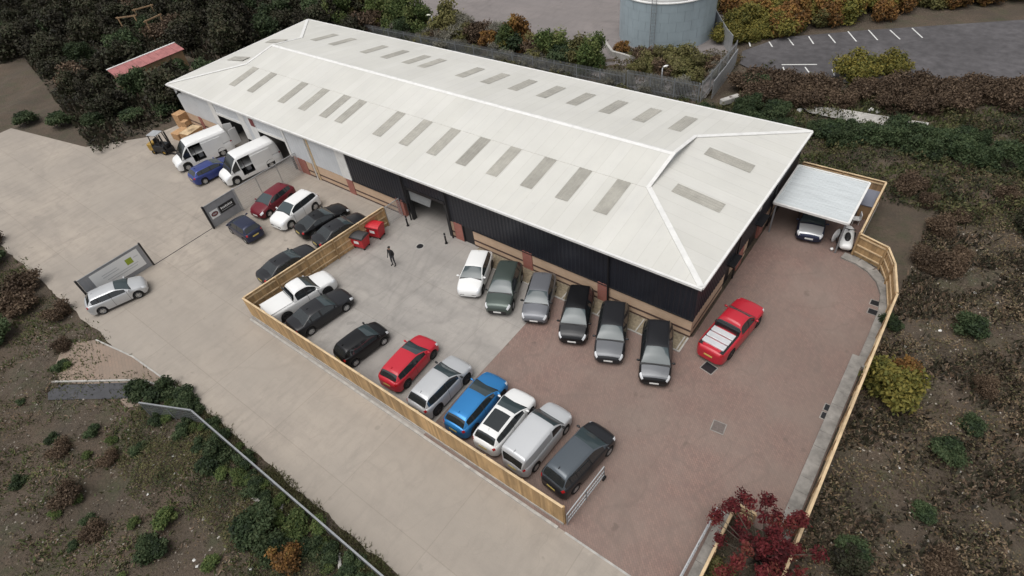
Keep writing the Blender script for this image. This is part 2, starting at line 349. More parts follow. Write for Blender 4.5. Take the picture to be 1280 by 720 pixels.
# hardstanding behind the building and the far car park
M_HARD = concrete_mat('old_hardstanding', (.245,.215,.205), (.19,.17,.165), (.15,.135,.13), joints=False, seed=31.)
M_ASPH = mat('asphalt', (.075,.07,.073), .9, var=.3, vscale=1.2, var2=.25, v2scale=.2)
sheet('back_yard', [(-84,61), (-62,55.5), (-47,54.8), (-36,53), (-27,50.5), (-19,52), (-20,61), (-24,72), (-30,84), (-34,125), (-110,125)], .012, M_HARD)
sheet('car_park', [tuple(gp(*p).xy) for p in ((928,64), (975,47), (1080,38), (1320,22), (1330,110), (1150,112), (1060,104), (950,92), (925,80))], .016, M_ASPH)
lm = mat('line_paint', (.62,.62,.60), .8, var=.2, vscale=3)
Z3 = lambda x, y: (800+x/4, y/4)
for a, b in (((740,190),(768,226)), ((843,182),(868,219)), ((943,173),(977,214)), ((1040,157),(1082,207)), ((1142,149),(1188,200)), ((1250,150),(1300,196)), ((1360,140),(1412,188)), ((645,208),(662,234)), ((545,210),(552,232))):
    p, q = gp(*Z3(*a), .02), gp(*Z3(*b), .02)
    MB().bar(p, q, .13, .006).build('bay_line', lm, kind='structure')
p, q = gp(*Z3(708,323), .02), gp(*Z3(885,322), .02); MB().bar(p, q, .16, .006).build('bay_line', lm, kind='structure')
for a, b in (((715,335),(722,355)), ((825,335),(845,362)), ((960,345),(972,378))):
    MB().bar(gp(*Z3(*a), .02), gp(*Z3(*b), .02), .12, .006).build('bay_line', lm, kind='structure')
# pale slab lying in the scrub behind the hedge
sheet('old_slab', [tuple(gp(*p).xy) for p in ((1000,134), (1048,138), (1100,147), (1160,156), (1155,168), (1105,163), (1060,154), (1010,143))], .20, M_KERB)

# manhole covers and gullies
def cover(px, py, wx, wy, label, rz=0, m=M_BLACKMET):
    p = gp(px, py); t = thing('drain_cover', label, 'drain cover', (p.x, p.y, .008), rz)
    MB().box(-wx/2-.05, wx/2+.05, -wy/2-.05, wy/2+.05, -.006, .004).build('frame', M_GREYSTRIP, t)
    l = MB().box(-wx/2, wx/2, -wy/2, wy/2, .004, .009).build('lid', m, t)
    n = 5
    mb = MB()
    for i in range(n): mb.box(-wx/2+.04, wx/2-.04, -wy/2+wy*(i+.3)/n, -wy/2+wy*(i+.6)/n, .009, .014)
    mb.build('grating', m, l)
M_IRON = mat('cast_iron', (.13,.105,.095), .7, var=.2, vscale=8)
cover(898, 534, .62, .62, 'square iron manhole cover in the open block paving', .1, M_IRON)
cover(886, 460, .7, .6, 'dark drain cover behind the red pickup', -.2, M_BLACKMET)
cover(1037, 511, .5, .42, 'upper one of two gully grates beside the concrete margin, nearer the yellow tree')
cover(1033, 521, .5, .42, 'lower one of two gully grates beside the concrete margin, nearer the red tree')
cover(1094, 379, .5, .42, 'farther gully grate where the concrete margin curves')
cover(1091, 390, .5, .42, 'nearer gully grate where the concrete margin curves')
p = gp(525, 308); t = thing('manhole', 'round dark manhole cover in front of the dark open doorway', 'manhole', (p.x, p.y, .004))
MB().lathe([(.34,.0), (.34,.01), (.28,.012)], 18).build('frame', M_KERB, t); MB().lathe([(.27,.01), (.27,.018), (.1,.02)], 18).build('lid', M_BLACKMET, t)

# ================================================================== THE INDUSTRIAL UNIT
BX0, BX1, BY0, BY1 = -65.1, -7.45, 23.4, 41.5           # wall faces
EX0, EX1, EY0, EY1, EZ = -65.4, -7.16, 23.08, 41.8, 4.7  # eaves
YR, ZR = 32.44, 6.22; SL = (ZR-EZ)/(YR-EY0)
GX0, GX1, GYF = -58.6, -13.55, 29.0; GZ_ = EZ + SL*(GYF-EY0); GYB = 2*YR - GYF
unit = thing('industrial_unit', 'long single storey industrial unit with white hipped roof and navy cladding', 'building', (-36.3, 32.4, 0))
UO = -unit.location
def U(mb, name, m, parent=unit, smooth=False, kind=None):
    return mb.build(name, m, parent, smooth, loc=(UO if parent is unit else None), kind=kind)
# --- roof: lower sheets, upper sheets, hip ends
def slab(pts, th=.05):
    n = len(pts); return MB().add([(p[0], p[1], p[2]) for p in pts] + [(p[0], p[1], p[2]-th) for p in pts],
        [tuple(range(n)), tuple(range(2*n-1, n-1, -1))] + [(i, n+i, n+(i+1)%n, (i+1)%n) for i in range(n)])
U(slab([(EX0,EY0,EZ), (EX1,EY0,EZ), (GX1,GYF,GZ_), (GX0,GYF,GZ_)]), 'roof_slope', M_ROOF)
U(slab([(EX1,EY1,EZ), (EX0,EY1,EZ), (GX0,GYB,GZ_), (GX1,GYB,GZ_)]), 'roof_slope', M_ROOF)
U(slab([(EX1,EY0,EZ), (EX1,EY1,EZ), (GX1,GYB,GZ_), (GX1,GYF,GZ_)]), 'hip_end', M_ROOFH)
U(slab([(EX0,EY1,EZ), (EX0,EY0,EZ), (GX0,GYF,GZ_), (GX0,GYB,GZ_)]), 'hip_end', M_ROOFH)
ov = .16; lp = .03
for sgn in (0, 1):
    ya = GYF - .18 if sgn == 0 else GYB + .18
    za = GZ_ - SL*.18 + lp
    U(slab([(GX0-ov, ya, za), (GX1+ov, ya, za), (GX1+ov, YR, ZR+lp), (GX0-ov, YR, ZR+lp)], .028), 'upper_roof_slope', M_ROOF)
    # flashings: verge of the gablets and hips
    yc = EY0 if sgn == 0 else EY1
    for gx_, ex_, s in ((GX1, EX1, 1), (GX0, EX0, -1)):
        U(MB().bar((gx_+s*(ov-.08), ya, za+.02), (gx_+s*(ov-.08), YR, ZR+lp+.02), .26, .06, up=(0,0,1)), 'verge_flashing', M_WHITEMET)
        U(MB().bar((ex_-s*.05, yc + (.05 if sgn == 0 else -.05), EZ+.03), (gx_, GYF if sgn == 0 else GYB, GZ_+.03), .34, .05), 'hip_flashing', M_WHITEMET)
for gx_, s in ((GX1, 1), (GX0, -1)):
    U(MB().add([(gx_, GYF, GZ_), (gx_, GYB, GZ_), (gx_, YR, ZR)], [(0,1,2)]), 'gablet', M_PALECLAD)
U(MB().add([(GX0-ov, YR-.22, ZR+lp+.012-.22*SL), (GX1+ov, YR-.22, ZR+lp+.012-.22*SL), (GX1+ov, YR, ZR+lp+.055), (GX0-ov, YR, ZR+lp+.055), (GX1+ov, YR+.22, ZR+lp+.012-.22*SL), (GX0-ov, YR+.22, ZR+lp+.012-.22*SL)],
   [(0,1,2,3), (3,2,4,5)]), 'ridge_cap', M_WHITEMET)
# sheet laps running down the slopes (every few sheets one stands a little proud)
# --- rooflights
RLX = [-56.9, -53.85, -48.9, -45.85, -42.85, -40.8, -36.0, -33.0, -30.0, -27.0, -24.05, -21.05, -18.1, -15.15]
def rlight(pc, du, dv, lu, lv, n):
    vs = []; fs = []; k = 12                     # ribbed translucent sheet following the roof profile
    for i in range(k+1):
        h = .022 + (.022 if i % 3 == 1 else 0)
        for b in (-1, 1): vs.append(pc + du*(-.5+i/k)*lu + dv*b*lv/2 + n*h)
    for i in range(k): fs.append((2*i, 2*i+2, 2*i+3, 2*i+1))
    return MB().add(vs, fs)
for x in RLX:
    for s in (1, -1):
        y = 27.25 if s == 1 else 2*YR-27.25
        dv = Vector((0, s, SL)).normalized(); du = Vector((1,0,0)); n = Vector((0, -s*SL, 1)).normalized()
        U(rlight(Vector((x + random.uniform(-.04,.04), y, EZ+SL*(27.25-EY0))), du, dv, 1.0, 3.2, n), 'rooflight', M_RLIGHT)
SE = (GZ_-EZ)/(EX1-GX1)
for yy in (29.95, 34.9):
    for s in (1, -1):
        xc = EX1-3.35 if s == 1 else EX0+3.35
        dv = Vector((-s, 0, SE)).normalized(); n = Vector((s*SE, 0, 1)).normalized()
        U(rlight(Vector((xc, yy, EZ+SE*3.35)), Vector((0,1,0)), dv, 1.0, 3.3, n), 'rooflight', M_RLIGHT)
# --- gutters and soffits
for a, b in (((EX0-.06,EY0-.05), (EX1+.06,EY0-.05)), ((EX0-.06,EY1+.05), (EX1+.06,EY1+.05)), ((EX0-.05,EY0+.03), (EX0-.05,EY1-.03)), ((EX1+.05,EY0+.03), (EX1+.05,EY1-.03))):
    U(MB().bar((*a, EZ-.06), (*b, EZ-.06), .15, .15), 'gutter', M_WHITEMET)
U(MB().box(EX0+.05, EX1-.05, EY0+.04, BY0+.04, EZ-.22, EZ-.145), 'soffit', M_BLACKMET)
U(MB().box(BX1-.04, EX1-.04, BY0+.05, EY1-.05, EZ-.22, EZ-.145), 'soffit', M_BLACKMET)
# --- walls
def clad(x0, x1, z0, z1, y, axis='x', out=-1, pitch=.32, dep=.025):
    mb = MB(); xs = []; x = x0
    while x < x1 - .01:
        for f, d in ((0,0), (.45,0), (.55,1), (.9,1)):
            xx = x + f*pitch
            if xx < x1: xs.append((xx, d))
        x += pitch
    xs.append((x1, 0)); vs = []; fs = []
    for xx, d in xs:
        yy = y + out*d*dep
        for z in (z0, z1): vs.append((xx, yy, z) if axis == 'x' else (yy, xx, z))
    for i in range(len(xs)-1): fs.append((2*i, 2*i+2, 2*i+3, 2*i+1))
    return mb.add(vs, fs)
ZP, ZC = 1.6, EZ-.2
def plinth(x0, x1, y=BY0):
    U(MB().box(x0, x1, y, y+.3, .14, ZP-.002), 'plinth_wall', M_BUFF)
    U(MB().box(x0, x1, y-.014, y+.28, -.05, .14), 'base_course', M_BROWN)
    U(MB().box(x0, x1, y-.014, y+.02, .49, .64), 'band_course', M_BROWN)
def pier(x, wd=.82):
    U(MB().box(x-wd/2, x+wd/2, BY0-.05, BY0+.26, -.05, ZP-.004), 'brick_pier', M_RED)
D1, D2, D3 = (-57.6,-53.35,2.95), (-50.7,-46.5,2.95), (-31.1,-27.0,3.0)
# plinths
for a, b in ((BX0,-58.3), (-52.9,-51.0), (-46.2,-43.6), (-43.4,-38.85), (-38.0,-32.7), (-26.9,-26.55), (-24.6,-20.05), (-19.2,-13.95), (-13.1,BX1)): plinth(a, b)
for x in (-38.42, -32.3, -26.05, -19.62, -13.52): pier(x)
pier(-62.3, .6); pier(-45.2, 1.6)
# cladding, bay by bay
for a, b in ((-37.9,-31.1), (-27.0,-19.6), (-19.6,-13.5), (-13.5,BX1-.02)):
    U(clad(a+.002, b-.002, ZP-.05, ZC, BY0-.02), 'cladding_panel', M_NAVY)
U(clad(-31.1, -27.0, D3[2], ZC, BY0-.02), 'cladding_panel', M_NAVY)
for a, b in ((BX0+.02,-58.5), (-46.2,-42.95), (-42.85,-39.1)): U(clad(a, b, ZP-.05, ZC, BY0-.02, pitch=.4, dep=.02), 'cladding_panel', M_PALECLAD)
for d in (D1, D2): U(clad(d[0], d[1], d[2]+.25, ZC, BY0-.02, pitch=.4, dep=.02), 'door_header', M_PALECLAD)
for a, b, z0 in ((-58.5,-57.6,1.45), (-53.35,-52.4,1.45), (-51.75,-50.7,1.45), (-46.5,-46.2,1.45), (-39.1,-37.9,ZP-.06)): U(MB().box(a, b, BY0-.09, BY0-.02, z0, ZC), 'white_trim', M_WHITEMET)
U(MB().box(-52.4,-51.75, BY0-.06, BY0-.02, 0.9, ZC), 'white_trim', M_PALECLAD)
U(MB().box(-43.0,-42.8, BY0-.07, BY0-.02, 0, ZC), 'vertical_trim', M_TIMBERE)
U(MB().box(-51.4,-50.75, BY0-.13, BY0-.1, 3.35, 4.1), 'red_sign_panel', M_SIGNR)
for d in (D1, D2, D3):
    m = M_WHITEMET if d is not D3 else M_BLACKMET
    U(MB().box(d[0], d[1], BY0-.07, BY0+.1, d[2]-.02, d[2]+.25), 'door_lintel', m)
    for x in (d[0], d[1]): U(MB().box(x-.09, x+.09, BY0-.06, BY0+.3, 0, d[2]-.02), 'door_jamb', M_BLACKMET)
    sh = U(MB().tube([(d[0]+.1, BY0+.35, d[2]+.1), (d[1]-.1, BY0+.35, d[2]+.1)], .2, 12), 'shutter_roll', M_SHUT)
# a piece of shutter and hanging strip left down in the dark doorway
sh = MB()
for i in range(9): sh.box(-31.0, -28.5 - .05*i, BY0+.12, BY0+.15, D3[2]-.12*(i+1), D3[2]-.12*i-.012)
U(sh, 'half_open_shutter', M_SHUT)
# front door, side doors, jambs
U(MB().box(-25.55, -24.62, BY0+.04, BY0+.1, 0, ZP+.4), 'front_door', M_BLACKMET)
U(MB().box(-25.64,-25.55, BY0-.03, BY0+.2, 0, ZP-.004), 'door_jamb', M_BLACKMET)
# interior
U(MB().box(BX0+.3, BX1-.3, BY0+.06, 41.2, -.04, .003), 'interior_floor', M_CONC2)
for x in (-58.2, -44.5, -33.0, -26.2):
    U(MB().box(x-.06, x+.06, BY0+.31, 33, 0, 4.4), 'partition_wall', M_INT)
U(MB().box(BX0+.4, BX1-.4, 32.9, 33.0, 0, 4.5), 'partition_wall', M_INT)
U(MB().box(-46.9,-44.56, BY0+3, BY0+4, 0, 1.6), 'storage_rack', M_SHUT)
# end walls and rear
def plinth_side(y0, y1):
    U(MB().box(BX1-.3, BX1, y0, y1, .14, ZP-.002), 'plinth_wall', M_BUFF)
    U(MB().box(BX1-.28, BX1+.014, y0, y1, -.05, .14), 'base_course', M_BROWN)
    U(MB().box(BX1-.02, BX1+.014, y0, y1, .49, .64), 'band_course', M_BROWN)
for a, b in ((23.705,28.2), (31.5,32.0), (35.4,41.3)): plinth_side(a, b)
for a in (30.9, 34.8): U(MB().box(BX1-.26, BX1+.05, a-.45, a+.45, -.05, ZP-.004), 'brick_pier', M_RED)
for a, b in ((28.3,29.4), (33.0,34.2)):
    U(MB().box(BX1-.2, BX1-.1, a, b, 0, 2.1), 'side_door', M_BLACKMET)
    U(MB().box(BX1-.02, BX1+.5, a-.1, b+.1, 2.15, 2.25), 'door_canopy', M_BLACKMET)
U(MB().box(BX1-.3, BX1-.18, 28.2, 35.4, 0, ZP), 'back_panel', M_BUFF)
for a, b in ((23.42,29.4), (29.4,35.4), (35.4,41.48)): U(clad(a+.002, b-.002, ZP-.05, ZC, BX1+.02, 'y', 1), 'cladding_panel', M_NAVY)
U(MB().box(BX1-.02, BX1+.07, 23.34, 23.43, ZP-.06, ZC), 'corner_flashing', M_NAVY)
U(MB().box(BX0, BX0+.2, BY0+.31, BY1-.22, -.05, ZC), 'end_wall', M_PALECLAD)
U(MB().box(BX0, BX1-.32, BY1-.2, BY1, -.05, ZC), 'rear_wall', M_NAVY)
U(MB().box(BX0, BX0+.18, BY0+.001, BY0+.3, -.05, ZC), 'corner_post', M_PALECLAD)
# sill line under the navy cladding, downpipes
U(MB().box(-37.9,-31.3, BY0-.09, BY0+.01, ZP-.09, ZP-.045), 'sill_flashing', M_BLACKMET)
U(MB().box(-24.6,BX1+.05, BY0-.09, BY0+.01, ZP-.09, ZP-.045), 'sill_flashing', M_BLACKMET)
for x in (-31.25, -26.7, -13.1):
    U(MB().tube([(x, BY0-.16, 0), (x, BY0-.16, 4.2), (x, EY0, 4.5)], .065, 8), 'downpipe', M_BLACKMET)
U(MB().tube([(-43.1, BY0-.15, 0), (-43.1, BY0-.15, 4.2), (-43.1, EY0, 4.5)], .06, 8), 'downpipe', M_WHITEMET)
for y in (29.6, 36.0): U(MB().tube([(BX1+.14, y, 0), (BX1+.14, y, 4.2), (EX1, y, 4.5)], .06, 8), 'downpipe', M_BLACKMET)
U(MB().box(EX1-.05, EX1+.12, 31.6, 31.95, 4.3, 4.66), 'gutter_outlet', M_WHITEMET)
U(MB().box(-64.0,-63.6, BY0-.2, BY0-.05, 4.0, 4.3).tube([(-63.8, BY0-.1, 4.1), (-63.8, BY0-.5, 4.0)], .1, 8), 'flood_light', M_BLACKMET)

# ================================================================== VEHICLES
def lerp(pts, s):
    for (a, u), (b, v) in zip(pts[:-1], pts[1:]):
        if s <= b: return u + (v-u)*(s-a)/(b-a) if b > a else v
    return pts[-1][1]
def sm(pts, s, r=.018): return (lerp(pts, max(pts[0][0], s-r)) + 2*lerp(pts, s) + lerp(pts, min(pts[-1][0], s+r)))/4
def paint(name, col, metal=.0, rough=.32): return mat('paint_'+name, col, rough, metal, coat=.12 if max(col) < .04 else .3, spec=.35)
TYPES = {
 # deck: top line of the lower body, roof: top line of the cabin (fractions of length from the nose), win: side glass (start, end, pillars), wheels
 'hatch':  dict(L=4.1, W=1.78, H=1.45, deck=[(0,.56),(.012,.66),(.04,.78),(.12,.88),(.26,1.0),(.9,1.04),(.98,1.0),(1,.84)], cab=(.23,.46,.865,.965), win=(.33,.88,(.57,.77)), wh=(.19,.80), rw=.31),
 'city':   dict(L=3.5, W=1.66, H=1.48, deck=[(0,.58),(.012,.68),(.04,.80),(.12,.91),(.22,1.0),(.9,1.02),(.98,.98),(1,.82)], cab=(.18,.42,.875,.97), win=(.30,.88,(.60,)), wh=(.18,.82), rw=.29),
 'suv':    dict(L=4.4, W=1.86, H=1.64, deck=[(0,.66),(.012,.78),(.04,.92),(.12,1.01),(.26,1.11),(.9,1.14),(.98,1.10),(1,.92)], cab=(.235,.44,.875,.97), win=(.32,.91,(.55,.76)), wh=(.19,.80), rw=.35),
 'estate': dict(L=4.55, W=1.82, H=1.52, deck=[(0,.56),(.012,.66),(.04,.78),(.12,.88),(.26,1.0),(.9,1.04),(.98,1.0),(1,.84)], cab=(.235,.44,.88,.97), win=(.31,.93,(.53,.73)), wh=(.19,.79), rw=.32),
 'saloon': dict(L=4.6, W=1.82, H=1.42, deck=[(0,.55),(.012,.64),(.04,.75),(.12,.84),(.27,.95),(.82,1.02),(.97,.99),(1,.80)], cab=(.27,.45,.70,.86), win=(.34,.76,(.56,.72)), wh=(.18,.79), rw=.32),
 'coupe':  dict(L=4.5, W=1.82, H=1.36, deck=[(0,.54),(.012,.62),(.04,.73),(.12,.82),(.29,.93),(.84,1.0),(.97,.97),(1,.80)], cab=(.29,.48,.66,.90), win=(.36,.74,(.60,)), wh=(.18,.79), rw=.33),
 'mpv':    dict(L=4.4, W=1.83, H=1.66, deck=[(0,.62),(.012,.72),(.04,.86),(.10,.95),(.21,1.07),(.9,1.10),(.98,1.06),(1,.88)], cab=(.18,.41,.88,.975), win=(.27,.93,(.52,.74)), wh=(.18,.80), rw=.32),
 'smallvan': dict(L=4.4, W=1.80, H=1.80, deck=[(0,.66),(.02,.80),(.08,.90),(.23,1.06),(.9,1.08),(.985,1.05),(1,.85)], cab=(.21,.38,.955,.99), win=(.28,.45,()), wh=(.19,.80), rw=.31, panel=True),
 'pickup': dict(L=5.25, W=1.86, H=1.80, deck=[(0,.72),(.02,.92),(.10,1.03),(.26,1.12),(.60,1.14),(.62,1.13),(.985,1.13),(1,.95)], cab=(.25,.40,.575,.635), win=(.30,.585,(.44,)), wh=(.18,.79), rw=.38),
 'van':    dict(L=5.7, W=2.0, H=2.5, deck=[(0,.70),(.02,.95),(.06,1.06),(.14,1.22),(.9,1.25),(.99,1.25),(1,1.2)], cab=(.12,.28,.965,.995), win=(.165,.285,()), wh=(.16,.77), rw=.35, panel=True, wide=True),
}
_wheel = {}
def wheel_meshes(r, dark):
    k = (round(r, 2), dark)
    if k not in _wheel:
        ty = MB().lathe([(r*.64,-.10), (r*.9,-.105), (r,-.075), (r,.075), (r*.9,.105), (r*.64,.10)], 22, axis='y', cap=False).mesh('tyre', M_TYRE, True)
        mb = MB().lathe([(r*.66,-.09), (r*.66,.088), (r*.56,.075)], 22, axis='y', cap=False)
        mb.lathe([(.06,.04), (.06,.1), (.02,.105)], 10, axis='y')
        for i in range(5):
            a = 2*math.pi*i/5; c, s_ = math.cos(a), math.sin(a)
            mb.bar((c*.04, .085, s_*.04), (c*r*.62, .08, s_*r*.62), .075, .03, up=(0,1,0))
        mb.lathe([(r*.6,.0), (r*.1,.01)], 16, axis='y')
        _wheel[k] = (ty, mb.mesh('rim', M_RIMD if dark else M_RIM))
    return _wheel[k]
def make_car(name, label, kind, pm, loc, hd, dark_rim=False, trim=False, roofm=None, rails=False, glassroof=False, group=None, lamp_rear_high=False, opening=None, steel=False, Ls=1.0, cat='car', bonnet=None):
    T = TYPES[kind]; L, W, H = T['L']*Ls, T['W'], T['H']; deck, cab, win, rw = T['deck'], T['cab'], T['win'], T['rw']
    root = thing(name, label, cat, loc, R(hd), group)
    N = 76; ss = [i/N for i in range(N+1)]
    X = lambda s: L/2 - s*L
    wx = [X(f) for f in T['wh']]
    def hw(s):
        u = abs(2*s-1); k = .07*u**4 + .07*u**8 + .19*max(0, (u-.87)/.13)**2.2
        return W/2*(1-k*(.55 if T.get('wide') else 1))
    def zb(s):
        x = X(s); base = .18 + .10*max(0, (abs(2*s-1)-.9)/.1); r = rw+.055
        for c in wx:
            if abs(x-c) < r: base = max(base, rw + math.sqrt(r*r-(x-c)**2)*.98)
        return base
    parts = {}
    def face(key, pts):
        parts.setdefault(key, MB()).add(pts, [tuple(range(len(pts)))])
    def hull(s):
        w_, b, t = hw(s), zb(s), sm(deck, s); cr = .055
        zq = [b, b, b+.05, max(b+.09, b+.38*(t-b)), t-.15 if t-.15 > b+.12 else b+.12, t-.045, t-.004, t+cr*.6, t+cr]
        yq = [0, w_*.86, w_*.975, w_, w_*.985, w_*.945, w_*.865, w_*.45, 0]
        return [(X(s), y, z) for y, z in zip(yq, zq)]
    HR = [hull(s) for s in ss]
    def inopen(s, sd): return opening and sd == 1 and opening[0] < s < opening[1]
    for i in range(N):
        a, b = HR[i], HR[i+1]; s = (ss[i]+ss[i+1])/2
        for k in range(8):
            for sd in (1, -1):
                q = [(p[0], p[1]*sd, p[2]) for p in (a[k], b[k], b[k+1], a[k+1])]
                sfx = '#l' if sd == 1 else '#r'
                key = 'body'
                if k == 0: key = 'underbody'
                elif k == 1 or (trim and k == 2 and zb(s) > .3) : key = 'sill_trim'
                elif s < .085 and k in (4, 5) and s > .012: key = 'headlight'+sfx
                elif s > .955 and k in (4, 5) and s < .99: key = 'tail_light'+sfx
                elif k >= 6 and bonnet and .03 < s < cab[0]: key = 'bonnet'
                if inopen(s, sd) and k in (3, 4, 5): continue
                face(key, q)
    for e, sgn in ((HR[0], 1), (HR[-1], -1)):
        for k in range(8):
            q = [(e[k][0], e[k][1], e[k][2]), (e[k+1][0], e[k+1][1], e[k+1][2]), (e[k+1][0], -e[k+1][1], e[k+1][2]), (e[k][0], -e[k][1], e[k][2])]
            if e[k][1] == 0: q = q[:3]
            if e[k+1][1] == 0: q = [q[0], q[1], q[3]]
            key = 'body'
            if sgn == 1 and k in (3,): key = 'grille'
            if k in (1, 2): key = 'bumper_trim'
            face(key, q)
    # cabin
    s0, s1, s2, s3 = cab; belt = lambda s: sm(deck, s) - .006
    rl = [(s0, 0), (s0+.5*(s1-s0), .56), (s1, .95), (s1+.06, .99), ((s1+s2)/2, 1.0), (s2-.06, .985), (s2, .93 if not T.get('panel') else .99), (s3, 0)]
    def cabin(s):
        b = belt(s); f = max(0, sm(rl, s, .022) if s0+.01 < s < s3-.005 else lerp(rl, s)); hgt = (H - .03 - b)*f
        tp = 0 if T.get('panel') else max(0, (s-.55)/.45)**2; wb = hw(s)*(.945 if not T.get('wide') else .985)*(1-.10*tp); wt = wb*(1-.06*tp) - (wb - W/2*(.665 if not T.get('panel') else (.80 if not T.get('wide') else .84)))*f
        if T.get('panel'):
            yq = [wb, wb-(wb-wt)*.35, wt, wt*.88, wt*.5, 0]; zq = [b, b+hgt*.80, b+hgt*.95, b+hgt*.995, b+hgt+.02*f, b+hgt+.03*f]
        else:
            yq = [wb, wt+(wb-wt)*.22, wt*.97, wt*.88, wt*.5, 0]; zq = [b, b+hgt*.84, b+hgt*.95, b+hgt*.985, b+hgt+.025*f, b+hgt+.045*f]
        return [(X(s), y, z) for y, z in zip(yq, zq)]
    M_ = 60; cs = [s0 + (s3-s0)*i/M_ for i in range(M_+1)]; CR = [cabin(s) for s in cs]
    edges = [win[0]] + [p for p in win[2]] + [win[1]]
    for i in range(M_):
        a, b = CR[i], CR[i+1]; s = (cs[i]+cs[i+1])/2
        for k in range(5):
            for sd in (1, -1):
                q = [(p[0], p[1]*sd, p[2]) for p in (a[k], b[k], b[k+1], a[k+1])]; sfx = '#l' if sd == 1 else '#r'
                key = 'roof'
                if k == 0:
                    for j in range(len(edges)-1):
                        if edges[j] + (.010 if j else 0) < s < edges[j+1] - (.010 if j < len(edges)-2 else 0): key = 'side_window%s%d' % (sfx, j)
                    if key == 'roof' and win[0] < s < win[1]: key = 'door_pillar%s%d' % (sfx, sum(s > e for e in edges))
                    if T.get('panel') and s > win[1]+.02: key = 'side_panel' + sfx
                elif k in (2, 3, 4):
                    if s < s0 + .03: key = 'scuttle'
                    elif s < s1 - .006 and k >= 2: key = 'windscreen'
                    elif s > s2 + .012 and s < s3 - .012 and not T.get('panel'): key = 'rear_window'
                    elif s > s2 + .003 and T.get('panel') and k >= 3 and not T.get('wide'): key = 'rear_window'
                    elif glassroof and k in (3, 4) and s1+.05 < s < s2-.07: key = 'sunroof'
                if inopen(s, sd) and k == 0: continue
                face(key, q)
    mm = {'body': pm, 'underbody': M_TRIM, 'sill_trim': M_TRIM, 'headlight': M_LAMP, 'tail_light': M_TAIL, 'grille': M_TRIM, 'bumper_trim': M_TRIM if trim else pm,
          'roof': roofm or pm, 'side_panel': pm, 'door_pillar': M_TRIM, 'scuttle': M_TRIM, 'windscreen': M_GLASS if T.get('wide') else M_GLASSW, 'rear_window': M_GLASS, 'side_window': M_GLASS, 'sunroof': M_GLASS, 'bonnet': bonnet}
    for key, mb in parts.items():
        nm = key.split('#')[0]
        me = bpy.data.meshes.new(nm); me.from_pydata(mb.v, [], mb.f)
        bm = bmesh.new(); bm.from_mesh(me); bmesh.ops.remove_doubles(bm, verts=bm.verts, dist=.0008); bmesh.ops.recalc_face_normals(bm, faces=bm.faces); bm.to_mesh(me); bm.free()
        me.polygons.foreach_set('use_smooth', [True]*len(me.polygons)); me.materials.append(mm[nm])
        me.set_sharp_from_angle(angle=R(42)); link(nm, me, root)
    # shut lines of the doors
    if not T.get('wide'):
        for sf in ([win[0]-.01] + list(win[2][:1]) + ([win[1]-.12] if kind not in ('pickup','smallvan') else [])):
            for sd in (1, -1):
                a, b = hull(sf-.0022), hull(sf+.0022)
                if zb(sf) > .3: continue
                sm_b = MB()
                for k in (2, 3, 4, 5): sm_b.add([(q[0], q[1]*sd*1.004, q[2]+.001) for q in (a[k], b[k], b[k+1], a[k+1])], [(0,1,2,3)])
                sm_b.build('door_seam', M_TRIM, root)
    # wheels
    ty, rm = wheel_meshes(rw, dark_rim)
    for c in wx:
        for sd in (1, -1):
            we = bpy.data.objects.new('wheel', None); COL.objects.link(we); we.parent = root; we.location = (c, sd*(W/2-.115), rw); we.empty_display_size = .1
            if sd == -1: we.rotation_euler.z = math.pi
            link('tyre', ty, we); link('rim', rm, we)
    # mirrors, plates, aerial, rails
    sm_ = s0 + .055
    for sd in (1, -1):
        MB().ball((X(sm_), sd*(W/2+.07), belt(sm_)+.07), .07, .11, .075).bar((X(sm_), sd*(W/2-.10), belt(sm_)+.02), (X(sm_), sd*(W/2+.05), belt(sm_)+.05), .04).build('mirror', M_TRIM if trim or T.get('panel') else pm, root, True)
    MB().box(L/2-.005, L/2+.015, -.26, .26, .40, .51).build('number_plate', M_PLATEW, root)
    zp = .62 if kind not in ('saloon','coupe') else .66
    MB().box(-L/2-.015, -L/2+.005, -.26, .26, zp, zp+.11).build('number_plate', M_PLATEY, root)
    if not T.get('wide') and kind != 'pickup':
        sa = s2 - .04; MB().ball((X(sa), 0, H+.01), .09, .025, .05, 8, 5).build('aerial', pm, root, True)
    if rails:
        for sd in (1, -1):
            y = sd*W/2*.66; MB().tube([(X(s1+.05), y, H-.05), (X(s1+.08), y, H+.03), (X(s2-.04), y, H+.0), (X(s2), y, H-.07)], .022, 6).build('roof_rail', M_TRIM, root)
    root['_L'] = L
    return root
def at_front(px, py, z, hd, L):                 # ground position of a vehicle whose nose shows at a pixel
    p = gp(px, py, z); return (p.x - math.cos(R(hd))*L/2, p.y - math.sin(R(hd))*L/2, 0.01)

P_WHITE = paint('white', (.74,.74,.73)); P_BLACK = paint('black', (.006,.006,.007)); P_GREY = paint('grey', (.09,.095,.105), .2, .3)
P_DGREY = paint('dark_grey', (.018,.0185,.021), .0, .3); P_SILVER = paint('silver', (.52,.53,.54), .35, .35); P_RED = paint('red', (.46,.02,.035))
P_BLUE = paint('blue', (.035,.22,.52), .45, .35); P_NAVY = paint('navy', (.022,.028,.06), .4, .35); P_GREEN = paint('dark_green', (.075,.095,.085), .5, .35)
P_WINE = paint('wine_red', (.13,.008,.016)); P_VIOLET = paint('royal_blue', (.04,.06,.22), .4, .35); P_BLUEGREY = paint('blue_grey', (.15,.155,.17), .3, .35); P_SKYSHEEN = paint('bonnet_sky_sheen', (.13,.135,.145), .3, .35)  # last grey is reflected sky painted on the bonnets of dark cars
ROW = 'cars parked with their backs to the timber fence'
def C_(name, label, kind, pm, x, y, hd, **k): return make_car(name, label, kind, pm, (x, y, .008), hd, **k)
